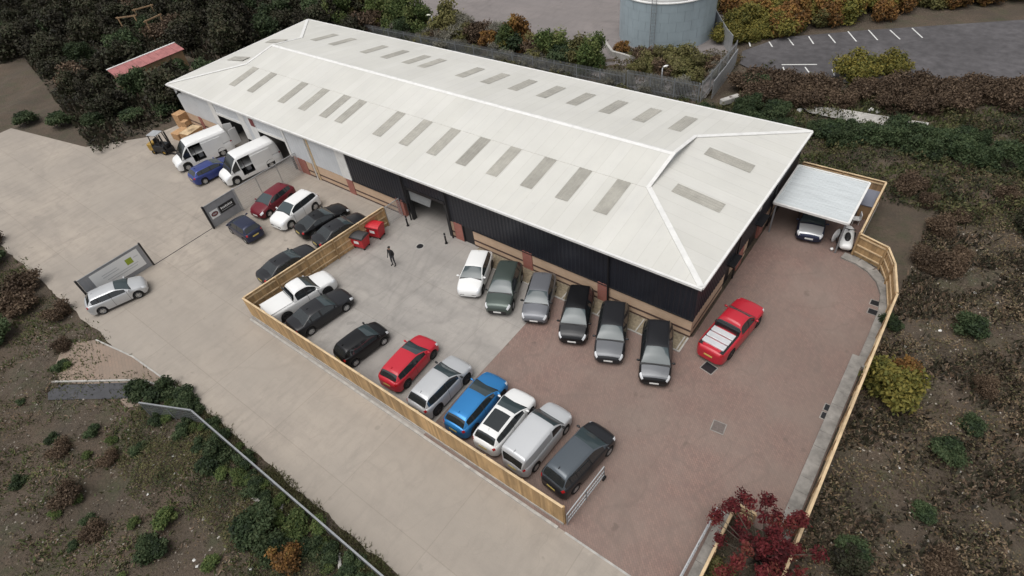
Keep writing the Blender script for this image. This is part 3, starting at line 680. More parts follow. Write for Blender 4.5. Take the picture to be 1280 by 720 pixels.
# --- row backed up to the timber fence
wp = C_('pickup_truck', 'white double cab pickup with flat white bed cover in the fence corner', 'pickup', P_WHITE, -31.45, 12.25, 80, cat='pickup', group=ROW, dark_rim=True)
MB().box(-2.5, -.73, -.80, .80, 1.135, 1.19).build('bed_cover', P_WHITE, wp); MB().box(-.72, -.62, -.78, .78, 1.1, 1.55).build('cab_rear_glass', M_GLASS, wp)
C_('saloon_car', 'dark grey saloon parked beside the white pickup', 'saloon', P_DGREY, -29.0, 12.1, 82, group=ROW)
C_('hatchback_car', 'small black hatchback standing alone beside the red hatchback', 'city', P_BLACK, -24.35, 11.7, 83, group=ROW, dark_rim=False)
C_('hatchback_car', 'bright red hatchback with dark rear window', 'hatch', P_RED, -20.65, 12.3, 94, group=ROW, dark_rim=True)
C_('estate_car', 'silver estate car between the red hatchback and the bright blue car', 'suv', P_SILVER, -17.75, 12.0, 90, group=ROW, trim=True, dark_rim=True, Ls=.95)
C_('hatchback_car', 'bright blue hatchback between the silver and the white car', 'hatch', P_BLUE, -15.2, 12.25, 92, group=ROW, dark_rim=True, Ls=1.04)
C_('hatchback_car', 'white hatchback with dark glass roof panel', 'hatch', P_WHITE, -13.15, 12.25, 92, group=ROW, glassroof=True, dark_rim=True)
C_('small_van', 'silver small panel van with blank sides', 'smallvan', paint('pale_silver', (.56,.57,.58), .3, .35), -11.0, 12.35, 88, group=ROW, cat='van', lamp_rear_high=True)
C_('people_carrier', 'dark grey people carrier next to the steel barrier', 'mpv', P_DGREY, -8.55, 12.55, 83, group=ROW, roofm=paint('roof_sky_sheen', (.085,.10,.115), .25, .3), dark_rim=False, cat='car')  # blue-grey roof is sky reflection put into the paint of a dark car
# --- row in front of the navy wall, noses out
ROW2 = 'cars parked at a slant along the navy wall'
for name, label, kind, pm, fp, kw in (
  ('hatchback_car', 'white hatchback beside the dark front door of the unit', 'hatch', P_WHITE, (585,369), dict(dark_rim=True)),
  ('off_road_car', 'dark green SUV with pale mirrors', 'suv', P_GREEN, (621.5,391), dict(trim=True)),
  ('hatchback_car', 'blue grey hatchback between the green SUV and the black car', 'hatch', P_BLUEGREY, (667,402), dict(trim=True)),
  ('estate_car', 'black high sided car with black roof and pale windscreen', 'mpv', P_BLACK, (714.5,428), dict(bonnet=P_DGREY)),  # bonnet greyer than the black body: reflected sky painted in
  ('estate_car', 'dark estate car with sky sheen painted on its bonnet beside the black downpipe', 'estate', P_DGREY, (760,452), dict(bonnet=P_SKYSHEEN, roofm=P_DGREY)),
  ('off_road_car', 'black people carrier with roof rails and painted sky sheen on its bonnet by the wall corner', 'mpv', P_BLACK, (817.5,480), dict(rails=True, bonnet=P_SKYSHEEN, roofm=P_DGREY, trim=True))):
    make_car(name, label, kind, pm, at_front(*fp, .42, -66, TYPES[kind]['L']), -66, group=ROW2, **kw)
rp = C_('pickup_truck', 'red double cab pickup with silver boxes in its bed', 'pickup', P_RED, -5.5, 24.75, 83, cat='pickup', dark_rim=True)
MB().box(-2.45, -.68, -.78, .78, 1.125, 1.145).build('bed_floor', M_TRIM, rp); MB().box(-.70, -.55, -.78, .78, 1.1, 1.5).build('cab_rear_glass', M_GLASS, rp)
M_ALU = mat('aluminium', (.72,.73,.74), .35, metal=.4, var=.06, vscale=4)
for i, x in enumerate((-2.28, -1.78, -1.28)):
    b = thing('storage_box', ['long silver box by the tailgate of the red pickup', 'long silver box in the middle of the red pickup bed', 'long silver box behind the cab of the red pickup'][i], 'box', tuple(rp.matrix_basis @ Vector((x+.2, 0, 1.15))), R(83), 'silver boxes in the red pickup bed')
    me = MB().box(-.19, .19, -.68, .68, 0, .12); o = me.build('body', M_ALU, b); bv = o.modifiers.new('b', 'BEVEL'); bv.width = .04; bv.segments = 3
    o = MB().box(-.2, .2, -.69, .69, .122, .15).build('lid', M_ALU, b); bv = o.modifiers.new('b', 'BEVEL'); bv.width = .012; bv.segments = 2
# --- left yard
ROW3 = 'cars in the outer yard'
C_('hatchback_car', 'wine red car between the mesh fence and the white SUV', 'hatch', P_WINE, -43.35, 18.6, -84, group=ROW3)
C_('off_road_car', 'white SUV parked between the wine red and the black car', 'suv', P_WHITE, -40.3, 18.7, -86, group=ROW3)
C_('coupe_car', 'black coupe with long pale rear window', 'coupe', P_BLACK, -37.2, 19.05, 82, group=ROW3)
C_('saloon_car', 'dark saloon parked against the outside of the timber fence, nearer the building', 'saloon', P_DGREY, -34.75, 18.9, 81, group=ROW3)
C_('saloon_car', 'dark saloon parked against the outside of the timber fence, nearer its corner', 'saloon', P_DGREY, -35.2, 14.0, 84, group=ROW3)
C_('hatchback_car', 'small navy hatchback in front of the grey gate with the oval sign', 'city', P_NAVY, -42.2, 14.95, 176, group=ROW3)
C_('hatchback_car', 'blue hatchback squeezed between two white vans', 'hatch', P_VIOLET, -53.2, 18.7, 85, group=ROW3, roofm=P_VIOLET)
C_('saloon_car', 'silver car beside the gate with the green square sign', 'hatch', P_SILVER, -44.1, 4.9, 72, group=ROW3)
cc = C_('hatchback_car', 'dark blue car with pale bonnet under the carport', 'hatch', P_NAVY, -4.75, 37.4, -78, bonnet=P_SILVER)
# --- vans with their side doors open
def white_van(label, loc, hd, rear_open):
    v = make_car('delivery_van', label, 'van', P_WHITE, loc, hd, cat='van', group='white delivery vans', opening=(.30,.50), dark_rim=False, trim=True)
    L = v['_L']; liner = M_INT
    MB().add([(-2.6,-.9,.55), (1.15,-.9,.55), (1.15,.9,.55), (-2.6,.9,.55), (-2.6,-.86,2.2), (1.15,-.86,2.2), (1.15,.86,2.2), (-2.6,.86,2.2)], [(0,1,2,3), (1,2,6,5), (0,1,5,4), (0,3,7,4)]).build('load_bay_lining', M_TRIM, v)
    MB().box(-1.9, -.05, .93, .99, .62, 2.02).build('sliding_door', P_WHITE, v)
    MB().box(.75, .8, .99, 1.0, .5, 2.1).build('door_frame', M_TRIM, v)
    MB().box(.1, .5, -.3, .4, .57, 1.0).build('load_crate', M_SIGNGY, v)
    if rear_open:
        for sd in (1, -1):
            Mx = Matrix.Translation((-L/2+.02, sd*.92, 0)) @ Matrix.Rotation(sd*R(20), 4, 'Z')
            MB().box(-.85, 0, -.025, .025, .6, 2.2, Mx).build('rear_door', P_WHITE, v)
    return v
white_van('white high roof van with open side door, its rear door swung open', at_front(219.5,208,.5,-104,5.7), -104, True)
white_van('white high roof van with open side door, backed up beside the mesh fence', at_front(279,226,.5,-100,5.7), -100, False)

# ================================================================== FENCES AND GATES
_bm = {}
def board_mesh(wd, h, th, m):
    k = (round(wd, 3), round(h, 2), m.name)
    if k not in _bm: _bm[k] = MB().box(-wd/2, wd/2, -th/2, th/2, .03, h).mesh('board', m)
    return _bm[k]
def fence(label, pts, h=1.8, bw=.148, inside=1, m=M_TIMBER, cap=True, rails=True, boardless=False):
    a0 = Vector((*pts[0], 0)); f = thing('timber_fence', label, 'fence', a0)
    for a, b in zip(pts[:-1], pts[1:]):
        a = Vector((*a, 0)); b = Vector((*b, 0)); d = (b-a); L = d.length; d /= L; nrm = Vector((-d.y, d.x, 0))*inside; ang = math.atan2(d.y, d.x)
        n = max(1, int(L/bw)); st = L/n
        for i in range(n):
            p = a + d*(st*(i+.5)) - a0; o = link('board', board_mesh(st-.006, h, .022, m), f, p - nrm*random.uniform(0,.012), ang + random.uniform(-.02,.02)); o.scale.z = 1 + random.uniform(-.016,.012)
        k = max(1, round(L/2.4))
        for i in range(k+1): MB().box(-.05, .05, -.05, .05, -.1, h+.02).build('post', m, f, loc=a + d*(L*i/k) + nrm*.075 - a0, rz=ang)
        if rails:
            for z in (.35, h*.52, h-.2):
                MB().bar(a + nrm*.045 - a0 + Vector((0,0,z)), b + nrm*.045 - a0 + Vector((0,0,z)), .06, .09).build('rail', M_TIMBERE, f)
        if cap: MB().bar(a + nrm*.02 - a0 + Vector((0,0,h+.035)), b + nrm*.02 - a0 + Vector((0,0,h+.035)), .12, .03).build('capping', M_TIMBERE, f)
        MB().box(-L/2, L/2, -.02, .02, -.03, .16).build('gravel_board', M_KERB, f, loc=(a+b)/2 - nrm*.03 - a0, rz=ang)
    return f
fence('long timber board fence behind the parked row along the access road', [(-33.5,9.42), (-7.45,9.42)])
fence('timber board fence running from the corner towards the red bins', [(-33.52,9.55), (-32.45,21.75)], inside=-1)
fence('timber board fence closing off the back of the carport', [(-7.2,42.35), (-1.5,42.35)], inside=-1, m=M_TIMBERD)
fence('timber board fence along the far side of the carport', [(-1.5,42.25), (-1.5,35.85)], inside=-1, m=M_TIMBERD)
fence('timber board fence stepping round the curved margin', [(-1.5,35.75), (.28,35.2), (.97,33.8), (1.63,31.3)], inside=-1)
fence('long timber board fence beside the concrete margin on the scrub boundary', [(1.66,31.2), (1.66,8.0)], inside=-1, m=M_TIMBERD)
fence('timber board fence edging the planting bed at the gateway', [(-.2,14.35), (-1.12,14.35), (-1.12,4.0)], inside=1, h=1.2, m=M_TIMBERD)

def mesh_fence(name, label, cat, a, b, h, vs=.05, hs=.2, rad=.004, m=M_GALV, posts=2.4, frame=.05, group=None, top=None, wires=True):
    a = Vector((*a, 0)); b = Vector((*b, 0)); d = b-a; L = d.length; ang = math.atan2(d.y, d.x); f = thing(name, label, cat, a, ang, group)
    if wires:
        mb = MB(); n = int(L/vs)
        for i in range(n+1): mb.bar((L*i/n, 0, .06), (L*i/n, 0, h-.03), rad*2)
        n = int(h/hs)
        for i in range(n+1): mb.bar((0, rad*2, .06+(h-.1)*i/n), (L, rad*2, .06+(h-.1)*i/n), rad*2)
        mb.build('wire_mesh', m, f, kind='stuff')
    k = max(1, round(L/posts))
    for i in range(k+1): MB().tube([(L*i/k, -.03, -.1), (L*i/k, -.03, h+.03)], frame*.6, 8).build('post', m, f)
    if top: MB().bar((0,-.03,h+.02), (L,-.03,h+.02), top, top*.7).build('top_rail', m, f)
    return f
mesh_fence('mesh_fence', 'tall galvanised mesh fence between the white van and the wine red car', 'fence', (-45.45,16.75), (-45.35,23.2), 2.2, top=.05, rad=.007)
mesh_fence('mesh_gate', 'grey mesh gate between the timber fence end and the wall', 'gate', (-32.4,21.85), (-32.3,23.3), 1.7, vs=.06, rad=.007, top=.06)
# sliding gate leaves across the outer yard
def gate_leaf(label, y0, y1, x, h):
    L = y1-y0; g = thing('yard_gate', label, 'gate', (x, y0, 0), R(90), 'grey gate leaves across the outer yard')
    for i in range(max(1, round(L/.5))):
        n = max(1, round(L/.5)); MB().box(L*i/n+.004, L*(i+1)/n-.004, -.02, .02, .12, h-.05).build('sheet_panel', M_GATE, g)
    for z in (.1, h-.04): MB().bar((0,0,z), (L,0,z), .07, .08).build('frame_rail', M_GALVD, g)
    MB().box(-.16, -.02, -.08, .08, 0, h+.05).build('gate_post', M_BLACKMET, g); MB().box(L+.02, L+.14, -.07, .07, 0, h+.05).build('gate_post', M_BLACKMET if y0 < 5 else M_GALV, g)
    return g
ga = gate_leaf('grey sheet gate leaf with a round emblem sign and a black name board', 13.9, 16.65, -45.5, 2.2)
# emblem board: white square, dark red oval ring (visible face is the local -Y side)
fy = -.024
def flat(pts_mb, name, m, parent, loc): return pts_mb.build(name, m, parent, loc=loc)
s1_ = thing('sign_board', 'white square sign with a dark red oval emblem on the grey gate', 'sign', (-45.5+.026, 13.9+.55, 1.15), R(90))
MB().box(-.38, .38, -.012, 0, -.36, .36).build('board', M_SIGNW, s1_)
def oval(rx, rz, y): return MB().add([(rx*math.cos(2*math.pi*i/28), y, rz*math.sin(2*math.pi*i/28)) for i in range(28)], [tuple(range(28))])
oval(.31,.21,-.016).build('emblem', M_SIGNK, s1_); oval(.275,.175,-.019).build('emblem_ring', M_SIGNR, s1_)
mb = MB()
for i, hh in enumerate((.05,.08,.06,.08,.05)): mb.box(-.19+.075*i, -.14+.075*i, -.024, -.02, -hh, hh)
mb.build('emblem_lettering', M_SIGNGY, s1_)
s2_ = thing('sign_board', 'black name board with white lettering on the grey gate', 'sign', (-45.5+.026, 13.9+1.75, 1.2), R(90))
MB().box(-.72, .72, -.012, 0, -.36, .36).build('board', M_SIGNK, s2_)
mb = MB()
for i in range(8): mb.box(-.56+.14*i, -.47+.14*i, -.018, -.013, -.02, (.17,.13,.13,.17,.13,.17,.13,.15)[i])
mb.build('lettering', M_SIGNW, s2_)
mb = MB()
for i in range(12): mb.box(-.56+.09*i, -.5+.09*i, -.018, -.013, -.2, -.15)
mb.build('small_lettering', M_SIGNGY, s2_)
gb = gate_leaf('grey sheet gate leaf with a white banner and green square', 3.6, 8.35, -45.75, 2.2)
s3_ = thing('sign_board', 'white banner with a green square fixed to the grey gate', 'banner', (-45.75+.026, 3.6+2.95, 1.15), R(90))
MB().box(-2.2, 1.5, -.012, 0, -.72, .85).build('board', M_SIGNW, s3_)
MB().box(.35, .85, -.017, -.013, .0, .5).build('green_square', M_SIGNG, s3_)
for i, (a, b, z) in enumerate(((-1.5,-.3,.3), (-1.5,-.2,.1), (1.0,1.4,.3), (-1.3,1.2,-.2), (-1.1,1.0,-.4))):
    mb = MB(); n = int((b-a)/.09)
    for j in range(n): mb.box(a+j*.09, a+j*.09+.06, -.017, -.013, z, z+.07)
    mb.build('lettering', M_SIGNGY, s3_)
MB().box(-45.72,-45.66, 8.4, 13.75, 0, .02).build('gate_track', M_BLACKMET, kind='structure')

def rail_barrier(label, a, b, h, n, group):
    a = Vector((*a, 0)); b = Vector((*b, 0)); L = (b-a).length; f = thing('steel_barrier', label, 'barrier', a, math.atan2((b-a).y, (b-a).x), group)
    for z in (.25, .62, h): MB().bar((0,0,z), (L,0,z), .05, .05).build('rail', M_GALV, f)
    for i in range(n): MB().bar((L*i/(n-1),0,0), (L*i/(n-1),0,h), .045, .045).build('upright', M_GALVD, f)
    mb = MB()
    for i in range(int(L/.14)): mb.bar((i*.14+.07,0,.25), (i*.14+.07,0,h), .014)
    mb.build('infill_bars', M_GALVD, f)
    we = bpy.data.objects.new('castor', None); COL.objects.link(we); we.parent = f; we.location = (L-.1, -.08, .15)
    MB().lathe([(.15,-.04), (.15,.04), (.08,.05)], 14, axis='y').build('tyre', M_TYRE, we)
    return f
rail_barrier('galvanised steel barrier beside the dark people carrier', (-7.3,9.5), (-7.1,12.6), 1.1, 3, 'galvanised gateway barriers')
rail_barrier('galvanised steel barrier leaning along the planting bed fence', (-1.75,13.7), (-1.85,8.2), 1.1, 4, 'galvanised gateway barriers')

# scrub boundary: top rail on posts with wire mesh
pA, pB, pC = gp(174,503,1.35), gp(240,513,1.35), gp(476,717,1.35)
mesh_fence('boundary_fence', 'mesh fence with heavy grey top rail along the scrub, long run', 'fence', pB.xy, (-5, pC.y+.05), 1.35, vs=.07, rad=.006, m=M_GALVD, top=.085)
mesh_fence('boundary_fence', 'mesh fence with heavy grey top rail along the scrub, short return by the brick path', 'fence', pA.xy, (pB.x-.05, pB.y), 1.35, vs=.07, rad=.006, m=M_GALVD, top=.085)

# ================================================================== CARPORT AND WHAT STANDS BY IT
cp = thing('carport', 'flat roofed carport with pale ribbed sheets and white edging', 'carport', (-4.75, 38, 0))
CX0, CX1, CY0, CY1, CZ = -2.35, 2.4, -2.75, 2.25, 2.62
M_SHEET = mat('carport_sheet', (.50,.53,.54), .4, var=.1, vscale=1.2, stretch=(.4,3,1))
n = 9
for i in range(n):
    y0 = CY0+.06+(CY1-CY0-.12)*i/n; y1 = CY0+.06+(CY1-CY0-.12)*(i+1)/n
    mb = MB(); k = 6; vs = []; fs = []
    for j in range(k+1):
        y = y0 + (y1-y0)*j/k - (.004 if j == k else 0); z = CZ + .02*math.sin(2*math.pi*j/k*2) + .1*(y-CY0)/(CY1-CY0)
        vs += [(CX0+.05, y, z), (CX1-.05, y, z)]
    for j in range(k): fs.append((2*j, 2*j+1, 2*j+3, 2*j+2))
    mb.add(vs, fs).build('roof_sheet', M_SHEET, cp)
for a, b in (((CX0,CY0),(CX1,CY0)), ((CX1,CY0),(CX1,CY1)), ((CX1,CY1),(CX0,CY1)), ((CX0,CY1),(CX0,CY0))):
    za = CZ + .1*(a[1]-CY0)/(CY1-CY0); zb_ = CZ + .1*(b[1]-CY0)/(CY1-CY0)
    MB().bar((*a, za), (*b, zb_), .13, .16).build('fascia', M_WHITEMET, cp)
for x in (CX0+.15, CX1-.15):
    for y in (CY0+.15, CY1-.15): MB().box(x-.05, x+.05, y-.05, y+.05, 0, CZ-.03).build('post', M_GALVD, cp)
for y in (-1.5, 0, 1.2): MB().bar((CX0, y, CZ-.07), (CX1, y, CZ-.05), .06, .1).build('rafter', M_GALVD, cp)
# blue-grey tarpaulin covered store in the corner
st = thing('storage_bin', 'low store with blue grey lid in the fenced corner', 'store', (-1.98, 40.9, 0))
MB().box(-.42, .42, -1.0, 1.0, 0, 1.15).build('body', M_TIMBERD, st); MB().box(-.45, .45, -1.05, 1.05, 1.152, 1.22).build('lid', mat('slate_lid', (.17,.18,.22), .6), st)
# white ride-on machine
q = gp(1056, 304); rd = thing('ride_on_machine', 'white moulded ride-on machine with dark seat beside the carport', 'machine', (q.x, q.y, 0), R(100))
P_GEL = mat('white_moulding', (.76,.76,.75), .35, coat=.3)
b = MB()
prof = [(-1.15,.32,.35,.62), (-1.0,.42,.28,.72), (-.5,.45,.25,.74), (0,.45,.25,.70), (.45,.42,.25,.82), (.8,.34,.28,.86), (1.1,.2,.34,.74), (1.22,.08,.42,.62)]
rings = []
for x, w_, z0, z1 in prof: rings.append([(x, w_*a, z0 + (z1-z0)*c) for a, c in ((-.6,0), (-1,.35), (-.85,.85), (-.4,1), (.4,1), (.85,.85), (1,.35), (.6,0))])
vs = [p for r in rings for p in r]; fs = []
for i in range(len(rings)-1):
    for k in range(8): fs.append((i*8+k, i*8+(k+1)%8, (i+1)*8+(k+1)%8, (i+1)*8+k))
fs += [tuple(range(8)), tuple((len(rings)-1)*8+k for k in range(8))]
b.add(vs, fs).build('hull', P_GEL, rd, True)
MB().ball((-.25,0,.78), .5, .2, .13).build('seat', M_TRIM, rd, True)
MB().tube([(.35,-.4,1.0), (.3,0,.98), (.35,.4,1.0)], .03, 8).tube([(.3,0,.98), (.5,0,.8)], .05, 8).build('handlebar', M_TRIM, rd)
for x in (-.75, .7):
    for y in (-.42, .42): MB().lathe([(.22,-.09), (.25,-.06), (.25,.06), (.22,.09), (.1,.095)], 14, (x, y, .25), 'y').build('wheel', M_TYRE, rd, True)
q = gp(1042, 302); pn = thing('moulded_panel', 'white oval moulded panel standing beside the ride-on machine', 'panel', (q.x, q.y, 0), R(70))
MB().ball((0,0,.55), .42, .08, .55, 14, 8).build('shell', P_GEL, pn, True); MB().bar((0,-.25,0), (0,0,.5), .05).bar((0,.25,0), (0,0,.5), .05).build('stand', M_TRIM, pn)
q = gp(1039, 313); bl = thing('football', 'small white ball on the ground by the carport', 'ball', (q.x, q.y, 0)); MB().ball((0,0,.12), .12, .12, .12, 12, 8).build('shell', P_GEL, bl, True); MB().lathe([(.121,.105), (.124,.12), (.121,.135)], 14, cap=False).build('seam_band', M_TRIM, bl)
q = gp(1068, 279); ch = thing('garden_chair', 'white moulded chair between carport and fence', 'chair', (q.x, q.y, 0), R(200))
MB().box(-.24, .24, -.24, .24, .40, .45).build('seat', P_GEL, ch); MB().box(-.26, -.2, -.24, .24, .452, .9).build('backrest', P_GEL, ch)
for x in (-.2, .2):
    for y in (-.2, .2): MB().box(x-.02, x+.02, y-.02, y+.02, 0, .398).build('leg', P_GEL, ch)

# ================================================================== BINS, BOLLARDS, PERSON, FORKLIFT
M_BINR = mat('bin_red', (.50,.02,.03), .45, var=.1, vscale=4); M_BINK = mat('bin_lid_dark', (.045,.045,.047), .5)
def bin_(label, px, py, lidm, rz):
    p = gp(px, py); b = thing('wheelie_bin', label, 'bin', (p.x, p.y, 0), R(rz), 'red bins by the timber fence')
    rings = []
    for z, wx_, wy_ in ((.16,.50,.36), (.3,.54,.40), (1.05,.62,.47), (1.12,.66,.50)): rings.append([(sx*wx_, sy*wy_, z) for sx, sy in ((-1,-1),(1,-1),(1,1),(-1,1))])
    vs = [q for r in rings for q in r]; fs = [(0,3,2,1)] + [(i*4+k, i*4+(k+1)%4, (i+1)*4+(k+1)%4, (i+1)*4+k) for i in range(3) for k in range(4)] + [(12,13,14,15)]
    o = MB().add(vs, fs).build('body', M_BINR, b); bv = o.modifiers.new('b', 'BEVEL'); bv.width = .03; bv.segments = 2
    mb = MB(); k = 8; vs = []; fs = []
    for i in range(k+1):
        a = math.pi*i/k; y = -.5*math.cos(a); z = 1.13 + .22*math.sin(a)
        vs += [(-.67, y, z), (.67, y, z)]
    for i in range(k): fs.append((2*i, 2*i+1, 2*i+3, 2*i+2))
    fs += [tuple(2*i for i in range(k+1)), tuple(2*i+1 for i in range(k+1))]
    l = mb.add(vs, fs).build('lid', lidm, b); MB().tube([(-.6,-.52,1.15), (.6,-.52,1.15)], .025, 6).build('lid_handle', M_TRIM, l)
    for x in (-.45, .45):
        for y in (-.32, .32): MB().lathe([(.09,-.03), (.09,.03)], 12, (x, y, .09), 'y').build('castor', M_TYRE, b)
    MB().box(-.2, .25, -.475, -.465, .65, .9).build('white_sticker', M_SIGNW, b)
bin_('red wheeled bin with dark grey lid by the timber fence', 453, 308, M_BINK, 12)
bin_('red wheeled bin with red lid by the timber fence', 472, 295, M_BINR, 14)
for i, (px, py, lb) in enumerate(((510,282,'black bollard on the fence side of the dark open doorway'), (558,304,'black bollard on the front door side of the dark open doorway'))):
    p = gp(px, py); bo = thing('bollard', lb, 'bollard', (p.x, p.y, 0), 0, 'doorway bollards')
    MB().lathe([(.07,0), (.07,.95), (.05,1.0)], 12).build('post', M_BLACKMET, bo, True); MB().lathe([(.072,.75), (.072,.85)], 12, cap=False).build('band', M_GALVD, bo); MB().lathe([(.13,0), (.13,.02)], 12).build('foot', M_BLACKMET, bo)
# person
p = gp(493, 331)
pe = thing('person', 'person in dark clothes standing on the concrete facing the parked cars', 'person', (p.x, p.y, .004), R(-80))
jo = {'pelvis':(0,0,.95,.15,.12), 'waist':(0,0,1.1,.145,.11), 'chest':(.01,0,1.32,.175,.12), 'neckb':(0,0,1.47,.075,.07), 'neck':(.02,0,1.54,.055,.055), 'head':(.035,0,1.64,.085,.095), 'crown':(.02,0,1.73,.07,.08),
 'hl':(0,.1,.90,.09,.09), 'kl':(.03,.12,.5,.062,.062), 'al':(-.01,.14,.09,.042,.042), 'fl':(.1,.15,.045,.042,.04), 'tl':(.2,.155,.035,.035,.03),
 'hr':(0,-.1,.90,.09,.09), 'kr':(.05,-.11,.5,.062,.062), 'ar':(.02,-.13,.09,.042,.042), 'fr':(.13,-.14,.045,.042,.04), 'tr':(.23,-.145,.035,.035,.03),
 'sl':(0,.19,1.42,.07,.07), 'el':(-.02,.27,1.14,.048,.048), 'wl':(.12,.24,.93,.032,.032), 'pl':(.17,.235,.87,.03,.04),
 'sr':(0,-.19,1.42,.07,.07), 'er':(-.02,-.27,1.14,.048,.048), 'wr':(.12,-.24,.93,.032,.032), 'pr':(.17,-.235,.87,.03,.04)}
ed = [('pelvis','waist'),('waist','chest'),('chest','neckb'),('neckb','neck'),('neck','head'),('head','crown'),('pelvis','hl'),('hl','kl'),('kl','al'),('al','fl'),('fl','tl'),('pelvis','hr'),('hr','kr'),('kr','ar'),('ar','fr'),('fr','tr'),
 ('chest','sl'),('sl','el'),('el','wl'),('wl','pl'),('chest','sr'),('sr','er'),('er','wr'),('wr','pr')]
for sd, P in ((1,'l'), (-1,'r')):
    for i, (dx, dy, ln) in enumerate(((.03,.03,.055), (.035,.012,.075), (.03,-.006,.08), (.02,-.022,.07))):
        b0 = jo['p'+P]; k1, k2 = f'f{P}{i}a', f'f{P}{i}b'
        jo[k1] = (b0[0]+dx, b0[1]+(dy)*sd, b0[2]-.045, .011, .011); jo[k2] = (b0[0]+dx-.012, b0[1]+dy*sd, b0[2]-.045-ln*.6, .009, .009); ed += [('p'+P, k1), (k1, k2)]
    b0 = jo['p'+P]; jo['t'+P+'a'] = (b0[0]+.055, b0[1]-.02*sd, b0[2]-.005, .011, .011); ed.append(('p'+P, 't'+P+'a'))
keys = list(jo); me = bpy.data.meshes.new('body'); me.from_pydata([jo[k][:3] for k in keys], [(keys.index(a), keys.index(b)) for a, b in ed], [])
def person_mat():
    m, n, l, b, pos = nodes_of('person_clothes', .85); tc = n.new('ShaderNodeTexCoord'); sx = n.new('ShaderNodeSeparateXYZ'); l.new(tc.outputs['Object'], sx.inputs[0])
    cr = n.new('ShaderNodeValToRGB'); e = cr.color_ramp; e.interpolation = 'CONSTANT'
    mr = n.new('ShaderNodeMapRange'); mr.inputs[2].default_value = 2.0; l.new(sx.outputs[2], mr.inputs[0]); l.new(mr.outputs[0], cr.inputs[0])
    e.elements[0].position = 0; e.elements[0].color = (.01,.01,.01,1); e.elements[1].position = .055; e.elements[1].color = (.03,.032,.04,1)
    for ps, c in ((.49, (.014,.014,.016,1)), (.755, (.42,.25,.18,1))): x = e.elements.new(ps); x.color = c
    l.new(cr.outputs[0], b.inputs['Base Color']); return m
me.materials.append(person_mat()); po = link('body', me, pe)
sk = po.modifiers.new('skin', 'SKIN'); sk.use_smooth_shade = True
for i, k in enumerate(keys): me.skin_vertices[0].data[i].radius = jo[k][3:5]
me.skin_vertices[0].data[keys.index('pelvis')].use_root = True
ss_ = po.modifiers.new('sub', 'SUBSURF'); ss_.levels = 1; ss_.render_levels = 2
MB().ball((.0,0,1.72), .112, .098, .085, 12, 8).build('hair', mat('dark_hair', (.012,.010,.008), .7), pe, True)
MB().ball((.125,0,1.625), .018, .014, .025, 8, 6).build('nose', mat('skin', (.42,.25,.18), .6), pe, True)
for sd in (1, -1): MB().ball((.108, sd*.035, 1.655), .01, .013, .009, 8, 6).build('eye', M_SIGNK, pe, True); MB().ball((.02, sd*.095, 1.64), .022, .014, .035, 8, 6).build('ear', MATS['skin'], pe, True)
# forklift
p = gp(207, 190); fk = thing('forklift_truck', 'dark forklift with pale cab roof beside the timber pallets', 'forklift', (p.x, p.y, 0), R(20))
M_FK = mat('forklift_yellow', (.34,.21,.04), .55, var=.2, vscale=3)
o = MB().box(-1.1, .7, -.55, .55, .3, .95).build('chassis', M_BLACKMET, fk); bv = o.modifiers.new('b', 'BEVEL'); bv.width = .08; bv.segments = 2
o = MB().box(-1.35, -.7, -.58, .58, .35, 1.15).build('counterweight', M_FK, fk); bv = o.modifiers.new('b', 'BEVEL'); bv.width = .12; bv.segments = 3
for x in (-.65, .45):
    for y in (-.5, .5): MB().bar((x, y, .9), (x*.8, y*.92, 2.1), .07).build('cab_pillar', M_BLACKMET, fk)
MB().box(-.65, .5, -.52, .52, 2.1, 2.16).build('cab_roof', M_GALV, fk)
MB().box(-.45, .0, -.25, .25, .95, 1.1).box(-.5, -.4, -.25, .25, 1.1, 1.55).build('seat', M_TRIM, fk)
for y in (-.35, .35): MB().box(.78, .9, y-.06, y+.06, .1, 2.2).build('mast', M_BLACKMET, fk); MB().box(.92, 2.0, y*.8-.06, y*.8+.06, .06, .12).build('fork', M_BLACKMET, fk)
MB().box(.9, .96, -.45, .45, .1, .6).build('carriage', M_BLACKMET, fk)
for x, r_ in ((-.85,.24), (.5,.32)):
    for y in (-.5, .5):
        we = bpy.data.objects.new('wheel', None); COL.objects.link(we); we.parent = fk; we.location = (x, y, r_)
        MB().lathe([(r_*.6,-.1), (r_,-.08), (r_,.08), (r_*.6,.1)], 16, axis='y', cap=False).build('tyre', M_TYRE, we, True); MB().lathe([(r_*.6,-.05), (r_*.6,.06), (.03,.08)], 14, axis='y').build('rim', M_FK, we)
